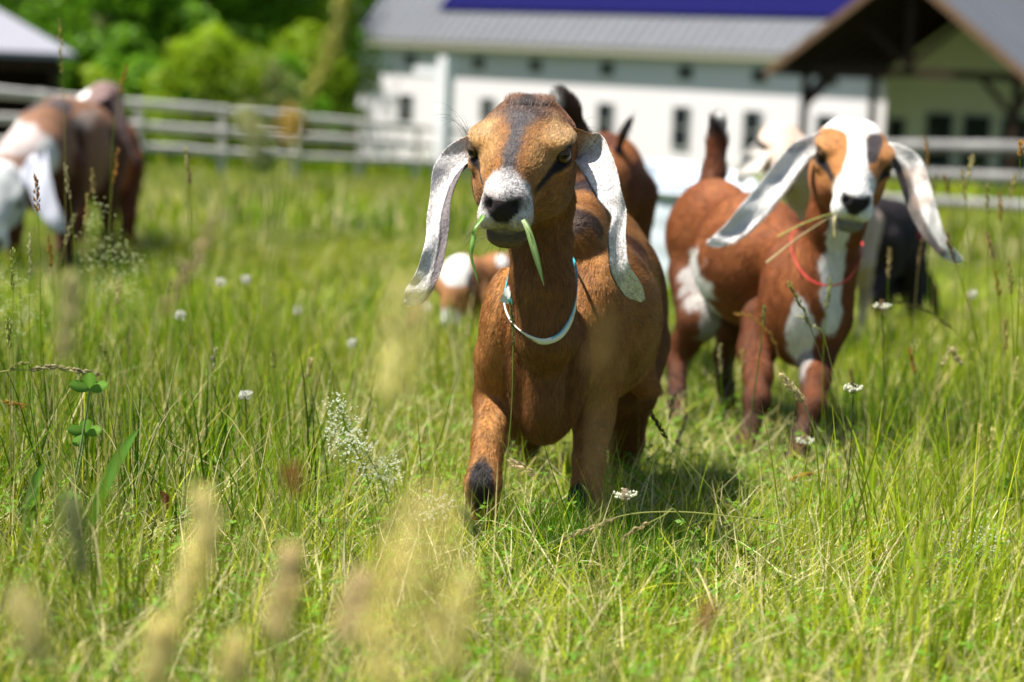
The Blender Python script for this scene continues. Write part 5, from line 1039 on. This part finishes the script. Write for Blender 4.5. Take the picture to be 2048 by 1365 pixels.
def colour_word(c):
    r, g_, b = c[0], c[1], c[2]
    if r > .6: return 'cream'
    if g_ > r * 1.15: return 'dark green' if g_ < .2 else 'green'
    if g_ > r * .98: return 'yellow green'
    if b < r * .32 and g_ < r * .75: return 'ochre'
    return 'straw coloured' if r > .45 else 'brown'
def where(px, py): 
    L_ = sorted(LMK, key=lambda l: math.hypot(l[0] - px, l[1] - py)); out = []
    for l in L_[:3]:
        dx, dy = px - l[0], py - l[1]
        w1 = ('above' if dy < 0 else 'below') if abs(dy) > abs(dx) * 1.3 else ('left of' if dx < 0 else 'right of') if abs(dx) > abs(dy) * 1.3 else ('up left of' if dx < 0 else 'up right of') if dy < 0 else ('down left of' if dx < 0 else 'down right of')
        out.append(('right across' if math.hypot(dx, dy) < 22 else w1) + ' ' + l[2])
    return out
def auto_label(kind, c, px, py, ex=('', 'thinner', 'taller', 'shorter', 'paler', 'bent')):
    ws = where(px, py)
    for e in ex:
        for w__ in ws:
            s_ = ' '.join((e + ' ' + colour_word(c) + ' ' + kind + ' ' + w__).split())
            if s_ not in USED: USED.add(s_); return s_
    return kind + ' ' + ws[0]
# the many thin ones along the right and left edges
rs = [(1850, 275, 60, 3.2, ORN), (1872, 350, 50, 3.4, V(.30, .28, .12)), (1925, 345, 60, 3.1, STR), (1945, 312, 46, 3.2, CREAM * .8), (1888, 352, 40, 3.3, ORN * .8), (1975, 370, 60, 2.9, V(.44, .42, .16)), (1998, 385, 60, 3.1, ORN), (2042, 285, 30, 2.6, ORN * 1.2), (2030, 350, 50, 3.3, STR),
      (1975, 470, 50, 2.8, V(.55, .40, .2)), (1990, 545, 50, 2.9, ORN), (2018, 520, 70, 2.6, V(.48, .44, .14)), (2040, 560, 50, 3.0, CREAM), (1935, 590, 50, 3.2, CREAM * .8), (1845, 480, 60, 3.2, V(.30, .22, .1)), (1780, 500, 60, 3.1, V(.5, .42, .2)), (1960, 850, 40, 2.6, CREAM), (1985, 860, 40, 2.6, CREAM),
      (2035, 720, 50, 2.7, CREAM), (2010, 640, 60, 2.8, STR), (1700, 740, 50, 3.3, ORN * .9), (1660, 560, 60, 2.7, V(.4, .42, .14)), (1485, 700, 60, 3.0, STR), (1440, 690, 60, 3.0, V(.5, .48, .24)), (1375, 830, 60, 2.7, CREAM * .8), (1350, 790, 50, 2.6, CREAM * .8), (1740, 870, 50, 2.9, STR), (1820, 700, 50, 2.8, ORN)]
for i, (px, py, l, d, c) in enumerate(rs):
    lx = rng.normal(0, 14); stalk(auto_label('thin stalked seed head', c, px, py), [(px, py, d), (px + lx * .3, py + l * .5, d), (px + lx * .6, py + l, d)], [(px + lx, py + l + 90, d), (px + lx * 1.2, py + l + 260, d)], .0006, c, GB if i % 2 else V(.4, .38, .14), 34, .008, .0024, .3, group='thin grass stalks at the right side of the field')
ls = [(118, 40, 110, 2.9, STR), (255, 130, 60, 3.2, ORN), (373, 300, 36, 2.9, CREAM * .7), (376, 340, 30, 2.9, V(.42, .36, .18)), (98, 475, 60, 2.6, ORN), (70, 355, 70, 2.3, ORN), (25, 500, 80, 2.2, YG * .9), (60, 470, 90, 2.4, V(.6, .6, .35)), (150, 430, 60, 2.8, V(.5, .46, .26)), (185, 340, 50, 2.9, V(.5, .42, .2)), (235, 300, 70, 3.0, ORN),
      (240, 560, 50, 2.7, CREAM * .8), (205, 690, 40, 2.5, YG), (430, 700, 40, 2.4, V(.5, .5, .3)), (620, 720, 40, 2.5, CREAM * .7), (545, 700, 40, 2.5, YG), (15, 640, 60, 2.0, YG), (340, 560, 40, 2.8, YG), (175, 390, 60, 2.8, STR), (130, 330, 70, 2.6, V(.55, .5, .3))]
for i, (px, py, l, d, c) in enumerate(ls):
    lx = rng.normal(0, 14); stalk(auto_label('thin stalked seed head', c, px, py), [(px, py, d), (px + lx * .3, py + l * .5, d), (px + lx * .6, py + l, d)], [(px + lx, py + l + 90, d), (px + lx * 1.2, py + l + 260, d)], .0005, c, GB if i % 2 else V(.4, .38, .14), 30, .008, .0022, .3, group='thin grass stalks at the left side of the field')
# plantains: brown cone with a ring of white stamens on a bare dark stem
def icos(c, r):
    v = []; q = []; return None
def plantain(label, px, py, d, stem, h_=.010, scol=V(.10, .12, .05), hc=V(.16, .15, .07), flip=False):
    st = ground_end(pxp([(px, py + 14, d)] + stem)); o = empty('plantain_flower', st[-1], label, 'flower'); v, q = tube(catmull(st, 16), np.linspace(.0007, .0010, 16), 6); put(mesh('stem', v, q, HEADM, col=scol), o)
    a, b = U(px, py - 10, d), U(px, py + 14, d); v, q, c = spikelets([b, (a + b) / 2, a], 150, .0028, .0042, hc, .9); put(mesh('flower_head', v, q, HEADM, smooth=False, col=c), o)
    n = 46; an = rng.random(n) * 2 * np.pi; rr = .0065 + .006 * rng.random(n); z = (rng.random(n) - .5) * .006 + (b[2] * .45 + a[2] * .55); ctr = (a + b) / 2; c0 = np.stack([ctr[0] + np.cos(an) * rr, ctr[1] + np.sin(an) * rr, z], 1)
    vs, qs = [], []
    for k in range(n):
        s_ = .0011 + .0006 * rng.random(); e = c0[k]; vs += [e + V(s_, 0, 0), e + V(0, s_, 0), e - V(s_, 0, 0), e - V(0, s_, 0), e + V(0, 0, s_), e - V(0, 0, s_), V(ctr[0], ctr[1], e[2] - .002), V(ctr[0], ctr[1], e[2] - .0023)]
        b_ = k * 8; qs += [[b_, b_ + 1, b_ + 4], [b_ + 1, b_ + 2, b_ + 4], [b_ + 2, b_ + 3, b_ + 4], [b_ + 3, b_, b_ + 4], [b_ + 1, b_, b_ + 5], [b_ + 2, b_ + 1, b_ + 5], [b_ + 3, b_ + 2, b_ + 5], [b_, b_ + 3, b_ + 5], [b_ + 5, b_ + 6, b_ + 7]]
    put(mesh('stamens', np.array(vs), np.array(qs), HEADM, smooth=False, col=(.80, .80, .68)), o)
plantain('plantain flower ringed with white stamens on a bare dark stem', 1706, 775, 2.3, [(1704, 850, 2.3), (1697, 950, 2.3), (1690, 1010, 2.3)])
plantain('plantain flower with white stamens and a rusty underside high beside the blazed kid\'s shoulder', 1763, 610, 2.65, [(1766, 660, 2.65), (1768, 800, 2.65), (1765, 950, 2.6)], hc=V(.34, .20, .09))
plantain('cream white plantain flower on a thick green stem in front of the kid\'s hind foot', 1250, 988, 1.98, [(1246, 1060, 1.98), (1238, 1150, 1.98), (1228, 1280, 1.97), (1215, 1400, 1.95)], scol=V(.30, .36, .12), hc=V(.58, .46, .32))
plantain('faded plantain flower beside the blazed kid\'s hoof', 1610, 880, 2.6, [(1612, 920, 2.6), (1612, 1010, 2.6)], hc=V(.45, .30, .14))
# clover heads
def clover(label, px, py, d, col=V(.78, .77, .72), r=.008, stemlen=180, group=None):
    st = ground_end(pxp([(px, py, d), (px + 3, py + stemlen * .5, d), (px + 5, py + stemlen, d)])); o = empty('clover_flower', st[-1], label, 'flower', group); v, q = tube(catmull(st, 8), .0008, 5); put(mesh('stem', v, q, HEADM, col=GA), o)
    v, q, c = spikelets([U(px, py + 8, d), U(px, py, d), U(px, py - 8, d)], 60, r * .8, r, col, 1.3); put(mesh('flower_head', v, q, HEADM, smooth=False, col=c), o)
for px, py, d, lb in ((441, 566, 3.3, 'white clover head standing alone highest among those left of the front kid'), (492, 560, 3.3, 'white clover head with a tan stalk just above it'), (360, 632, 3.0, 'pair of small white blossoms on one stem left of the front kid'), (595, 622, 3.6, 'white clover head between the stand alone pair and the speckled ear'),
                      (703, 688, 3.2, 'white clover head lowest below the speckled ear tip'), (853, 615, 3.6, 'blurred white clover head beneath the small lying kid\'s muzzle'), (1945, 590, 3.4, 'pale clover head at the right side of the field'), (491, 792, 2.3, 'slim white half closed blossom standing in the near grass')):
    clover(lb, px, py, d)
# bedstraw: branched sprays of tiny white flowers
def bedstraw(label, clusters, stem, d, n=26, r=.012, fc=V(.80, .82, .66)):
    st = ground_end(pxp([(a, b, d) for a, b in stem])); o = empty('bedstraw', st[-1], label, 'wildflower'); v, q = tube(catmull(st, 16), .0006, 5); parts = [(v, q, GB)]; S_ = catmull(st, 30); fv, fq, ff = [], [], 0
    for (cx, cy) in clusters:
        c0 = U(cx, cy, d); k = S_[np.argmin(np.linalg.norm(S_ - (c0 - V(0, 0, .012)), axis=1))]; v, q = tube(catmull([k, (k + c0) / 2 - V(0, 0, .002), c0], 5), .0004, 4); parts.append((v, q, GB))
        for _ in range(n):
            c = c0 + rng.normal(0, r * .5, 3); s_ = .0016 + .0006 * rng.random(); u = nrm(rng.normal(0, 1, 3) + V(0, -.8, .6)); a = nrm(np.cross(u, rng.normal(0, 1, 3))); b = np.cross(u, a)
            fv += [c + a * s_, c + (a + b) * s_ * .25, c + b * s_, c + (b - a) * s_ * .25, c - a * s_, c + (-a - b) * s_ * .25, c - b * s_, c + (a - b) * s_ * .25, c - u * .0008]
            fq += [[ff + i, ff + (i + 1) % 8, ff + 8] for i in range(8)]; ff += 9
    v, q, c = join(parts); put(mesh('stem', v, q, HEADM, col=c), o); tag(put(mesh('flowers', np.array(fv), np.array(fq), HEADM, smooth=False, col=fc), o), kind='stuff')
    n2 = 12; idx = np.linspace(6, 28, n2).astype(int); vs, qs = [], []; k0 = 0
    for i in idx:
        for w_k in range(6):
            a = w_k * 1.047 + i; dd = V(math.cos(a), math.sin(a), .25); p = V(-math.sin(a), math.cos(a), 0); c = S_[i]; l = .008
            vs += [c, c + dd * l * .5 + p * .0011, c + dd * l, c + dd * l * .5 - p * .0011]; qs.append([k0, k0 + 1, k0 + 2, k0 + 3]); k0 += 4
    put(mesh('leaves', np.array(vs), np.array(qs), HEADM, smooth=False, col=(.14, .28, .04)), o)
bedstraw('upper part of a leaning white bedstraw spray left of the front kid', [(672, 800), (686, 818), (668, 830), (662, 855), (680, 866), (700, 850), (664, 885), (690, 880)], [(676, 805), (690, 850), (712, 900), (735, 960), (760, 1060)], 2.15)
bedstraw('fuller lower part of the leaning white bedstraw spray left of the front kid', [(712, 862), (705, 880), (722, 896), (700, 905), (735, 888), (755, 930), (740, 945), (772, 940), (786, 930), (762, 958), (780, 960), (715, 920)], [(715, 870), (735, 910), (757, 950), (775, 1000), (790, 1080)], 2.12)
bedstraw('small white bedstraw spray beside the front kid\'s left foot in the grass', [(858, 1000), (872, 1014), (884, 1028), (848, 1030), (868, 1042), (895, 1010)], [(866, 1005), (872, 1050), (880, 1110)], 2.05, 18)
bedstraw('low sprawling white bedstraw near the right edge of the picture', [(1955, 1062), (1990, 1065), (1968, 1085), (1912, 1082), (1905, 1100), (1942, 1100), (1925, 1120), (1890, 1130), (1950, 1130), (1975, 1130), (1920, 1140), (1860, 1185), (1890, 1180), (1930, 1185), (1955, 1180), (1875, 1210)], [(1960, 1070), (1950, 1120), (1925, 1180), (1900, 1230), (1880, 1300)], 2.0, 16)
bedstraw('pale blurred bedstraw clump under the grazing white faced goat', [(205, 500), (230, 490), (190, 530), (225, 540), (260, 520), (250, 560), (280, 540), (215, 580), (265, 590), (180, 450), (200, 420)], [(220, 500), (235, 600), (245, 750)], 2.9, 30, .02, V(.62, .66, .36))
bedstraw('blurred bedstraw at the left edge of the meadow', [(20, 560), (40, 590), (10, 620), (50, 630), (30, 660)], [(40, 560), (45, 700), (50, 850)], 2.6, 26, .02, V(.58, .62, .34))
# broad leaves
def blade_leaf(label, pts, wid, side, col, fold=.3, name='grass_leaf', cat='leaf', mid=None):
    P = catmull(pxp(pts), 24); w__ = catmull([[x] for x in wid], 24)[:, 0]; v, q = ribbon(P, w__, V(*side), fold); c = np.tile(col, (len(v), 1)) * (.85 + .3 * fbm(v, 120, 8))[:, None]; c[1::3] = c[1::3] * 1.35 if mid is None else mid
    o = mesh(name, v, q, GRASS, col=c); tag(o, label, cat); return o
blade_leaf('broad dark green ribbed leaf rising to the right near the left edge', [(278, 858, 2.05), (250, 900, 2.05), (215, 965, 2.05), (185, 1040, 2.05), (165, 1110, 2.05)], [.0005, .007, .0085, .007, .004], (.85, -.3, .4), (.07, .17, .02))
blade_leaf('second broad leaf standing at the far left edge', [(88, 925, 2.0), (75, 960, 2.0), (60, 1020, 2.0), (50, 1100, 2.0)], [.0005, .006, .0075, .005], (.9, -.3, .2), (.07, .16, .02))
blade_leaf('narrow ribbed leaf between the two broad ones at the left', [(245, 880, 2.1), (225, 930, 2.1), (200, 990, 2.1), (180, 1060, 2.1)], [.0004, .004, .005, .003], (.9, -.3, .2), (.07, .16, .02))
blade_leaf('long grey green grass blade lying slantwise below the wheat like head', [(1712, 1144, 2.0), (1640, 1170, 2.0), (1580, 1190, 2.0), (1530, 1212, 2.0), (1480, 1250, 2.0)], [.001, .004, .0042, .0035, .0012], (.3, -.2, .9), (.26, .34, .16))
blade_leaf('bright pale green upright blade at the bottom edge', [(1631, 1214, 1.85), (1628, 1260, 1.85), (1618, 1320, 1.85), (1610, 1400, 1.85)], [.0004, .0040, .0048, .0046], (1, -.1, 0), (.40, .50, .15))
blade_leaf('green blade crossing low at the right of the picture', [(1900, 1300, 1.9), (1950, 1330, 1.88), (1990, 1365, 1.86), (2020, 1420, 1.84)], [.0012, .0035, .004, .004], (.4, -.2, .9), (.28, .38, .12))
blade_leaf('tall green blade leaning right behind the straws', [(1712, 985, 2.4), (1670, 1050, 2.35), (1625, 1100, 2.3), (1605, 1180, 2.25)], [.001, .006, .0065, .005], (.9, -.3, .3), (.10, .26, .03))
blade_leaf('pale slanting blade pointing to the upper right', [(1640, 998, 2.2), (1590, 1035, 2.2), (1545, 1075, 2.2), (1500, 1130, 2.2)], [.0005, .0028, .003, .002], (.5, -.3, .8), (.34, .40, .22))
blade_leaf('small reddish brown dead leaf lying in the left grass', [(322, 982, 2.0), (333, 992, 2.0), (341, 1004, 2.0), (336, 1020, 2.0)], [.002, .0055, .0055, .001], (.8, -.4, .5), (.20, .055, .025), .7, 'dead_leaf')
def clover_plant(label, cx, cy, d, R_, stem, n=3):
    st = ground_end(pxp([(cx, cy, d)] + stem)); o = empty('clover_plant', st[-1], label, 'plant'); v, q = tube(catmull(st, 14), .0011, 6); put(mesh('stem', v, q, GRASS, col=(.26, .34, .14)), o); c0 = U(cx, cy, d)
    for k in range(n):
        a = [2.95, .25, 1.5, 4.4][k]; dd = nrm(V(math.cos(a), -.45, .15 + .55 * math.sin(a))); P = catmull([c0, c0 + dd * R_ * .5 + V(0, 0, .001), c0 + dd * R_], 9); w__ = R_ * .30 * np.sin(np.linspace(.12, math.pi - .05, 9)) ** .8
        v, q = ribbon(P, w__, nrm(np.cross(dd, V(.2, -.9, .5))), .25); c = np.tile(V(.09, .22, .02), (len(v), 1)); c[1::3] = (.17, .33, .05); put(mesh('leaf', v, q, GRASS, col=c), o)
clover_plant('tall clover sprig with three folded leaves at its top, left of the broad dark leaf', 180, 778, 2.1, .023, [(172, 830, 2.1), (160, 900, 2.1), (148, 960, 2.1), (138, 1020, 2.1)])
clover_plant('lower clover leaves below the tall sprig at the left', 172, 866, 2.12, .021, [(160, 930, 2.12), (150, 1000, 2.12)], 4)
for px, py, d, lb in ((1368, 1225, 1.95, 'round clover leaves under the reddish blurred plantain'), (1385, 1330, 1.85, 'clover leaves at the bottom edge in the middle right'), (140, 1000, 2.0, 'clover leaves at the foot of the broad dark leaf'), (70, 1020, 2.0, 'rounded clover leaves at the far left edge')): clover_plant(lb, px, py, d, .014, [(px + 3, py + 40, d)], 3)
# leafy plant at the right edge
o = empty('leafy_plant', UG(2010, 2.5), 'leafy green plant with pointed leaves at the right edge', 'plant'); st = ground_end(pxp([(2030, 955, 2.5), (2035, 1010, 2.5), (2042, 1080, 2.5)])); v, q = tube(catmull(st, 10), .0012, 6); put(mesh('stem', v, q, GRASS, col=GA), o)
for (x0, y0, x1, y1) in ((2030, 1000, 1985, 975), (2030, 1000, 1995, 1005), (2032, 990, 2048, 962), (2032, 990, 2020, 948), (2036, 1030, 2000, 1035), (2034, 1010, 2060, 1000), (2030, 985, 2005, 960)):
    a, b = U(x0, y0, 2.5), U(x1, y1, 2.47); P = catmull([a, (a + b) / 2 + V(0, 0, .003), b], 8); v, q = ribbon(P, .0055 * np.sin(np.linspace(.15, 3.1, 8)), V(.2, -.5, .8), .25); put(mesh('leaf', v, q, GRASS, col=(.06, .19, .02)), o)
# prominent single straws and blades in the zone of sharp focus
ss_ = [([(1224, 1090), (1228, 1150), (1226, 1235)], .0009, PAL * 1.1, 1.95), ([(1262, 1085), (1258, 1150), (1245, 1260)], .0006, PAL, 1.95), ([(1683, 1130), (1686, 1240), (1690, 1350)], .0009, PAL * 1.05, 1.95), ([(575, 992), (530, 1090), (478, 1190), (465, 1240)], .0008, STR * 1.1, 2.0), ([(560, 1008), (620, 1070), (690, 1170)], .0006, STR, 2.0), ([(462, 955), (390, 1005), (310, 1092)], .0008, V(.62, .66, .45), 2.0),
       ([(40, 1155), (62, 1235), (85, 1320)], .0012, PAL, 1.8), ([(215, 1055), (275, 1130), (320, 1210)], .0006, V(.55, .60, .35), 2.0), ([(920, 742), (900, 800), (880, 880), (835, 980)], .0006, GD, 2.3), ([(425, 770), (450, 850), (475, 920), (505, 1000)], .0008, GD * 1.1, 2.2), ([(352, 730), (335, 810), (320, 900), (300, 1000)], .0008, GD, 2.2), ([(265, 780), (266, 880), (262, 1000)], .0008, GD, 2.2), ([(122, 870), (122, 960), (118, 1060)], .0007, GA, 2.1),
       ([(0, 720), (30, 780), (60, 880), (85, 980)], .0010, GD, 2.1), ([(538, 700), (535, 800), (530, 900)], .0007, GD, 2.4), ([(472, 760), (430, 850), (385, 940)], .0006, GC, 2.2), ([(458, 950), (330, 880), (310, 860)], .0006, PAL, 2.1), ([(380, 868), (370, 940), (362, 1040)], .0008, PAL, 2.1), ([(1082, 870), (1100, 930), (1120, 990), (1150, 1080)], .0008, GD, 1.95), ([(1202, 900), (1290, 960), (1370, 1040), (1440, 1140)], .0009, GD * 1.1, 1.95), ([(1352, 900), (1440, 1000), (1530, 1140), (1600, 1240)], .0008, V(.45, .50, .12), 2.0),
       ([(1100, 1060), (1190, 1100), (1300, 1170), (1400, 1230)], .0006, GC, 1.9), ([(1395, 985), (1394, 1040), (1390, 1090)], .0007, GD, 2.1), ([(1435, 1170), (1520, 1200), (1610, 1250)], .0009, V(.5, .6, .5), 1.95), ([(1548, 1065), (1522, 1140), (1512, 1230)], .0006, PAL, 2.0), ([(1576, 1040), (1600, 1090), (1625, 1150)], .0010, STR * 1.1, 2.1), ([(1893, 1030), (1830, 1060), (1750, 1120), (1640, 1190)], .0006, V(.52, .30, .22), 1.95), ([(1818, 1040), (1806, 1110), (1790, 1190), (1775, 1260)], .0022, V(.16, .26, .06), 1.9),
       ([(1980, 1045), (1900, 1120), (1850, 1170), (1790, 1215)], .0014, V(.13, .24, .04), 1.9), ([(2060, 1120), (1990, 1180), (1920, 1240), (1850, 1290)], .0009, GD, 1.85), ([(1730, 985), (1712, 1040), (1698, 1090)], .0008, V(.36, .36, .08), 2.1), ([(1845, 860), (1810, 950), (1770, 1040)], .0010, STR * .9, 2.5), ([(2012, 850), (1995, 930), (1980, 980)], .0014, PAL, 2.5), ([(1250, 1290), (1262, 1340), (1280, 1400)], .0009, V(.6, .6, .45), 1.75), ([(1356, 1130), (1355, 1230), (1354, 1380)], .0011, V(.36, .48, .10), 1.85),
       ([(1402, 1110), (1390, 1190), (1378, 1260)], .0007, V(.30, .26, .34), 1.95), ([(1320, 1210), (1318, 1290), (1316, 1380)], .0009, V(.20, .34, .06), 1.8), ([(780, 880), (700, 935), (600, 985)], .0005, GC, 2.0), ([(835, 870), (800, 900), (760, 935)], .0007, V(.5, .6, .3), 2.1), ([(1200, 1120), (1100, 1090), (1010, 1140)], .0005, GC, 1.9), ([(1155, 1060), (1050, 1110), (960, 1150)], .0006, V(.5, .56, .3), 1.95)]
for i, (pts, r, c, d) in enumerate(ss_):
    P = ground_end(pxp([(a, b, d) for a, b in pts])); P = catmull(P, 14); v, q = tube(P, np.linspace(r * .35, r * .85, 14), 5); dry = c[0] > .45
    o = mesh('dry_straw' if dry else 'long_grass', v, q, GRASS, col=c); tag(o, auto_label('dry straw' if dry else 'long blade', c, pts[len(pts) // 2][0], pts[len(pts) // 2][1]), 'straw' if dry else 'grass blade', 'pale single straws in the near grass' if dry else 'long single blades in the near grass', 'thing')
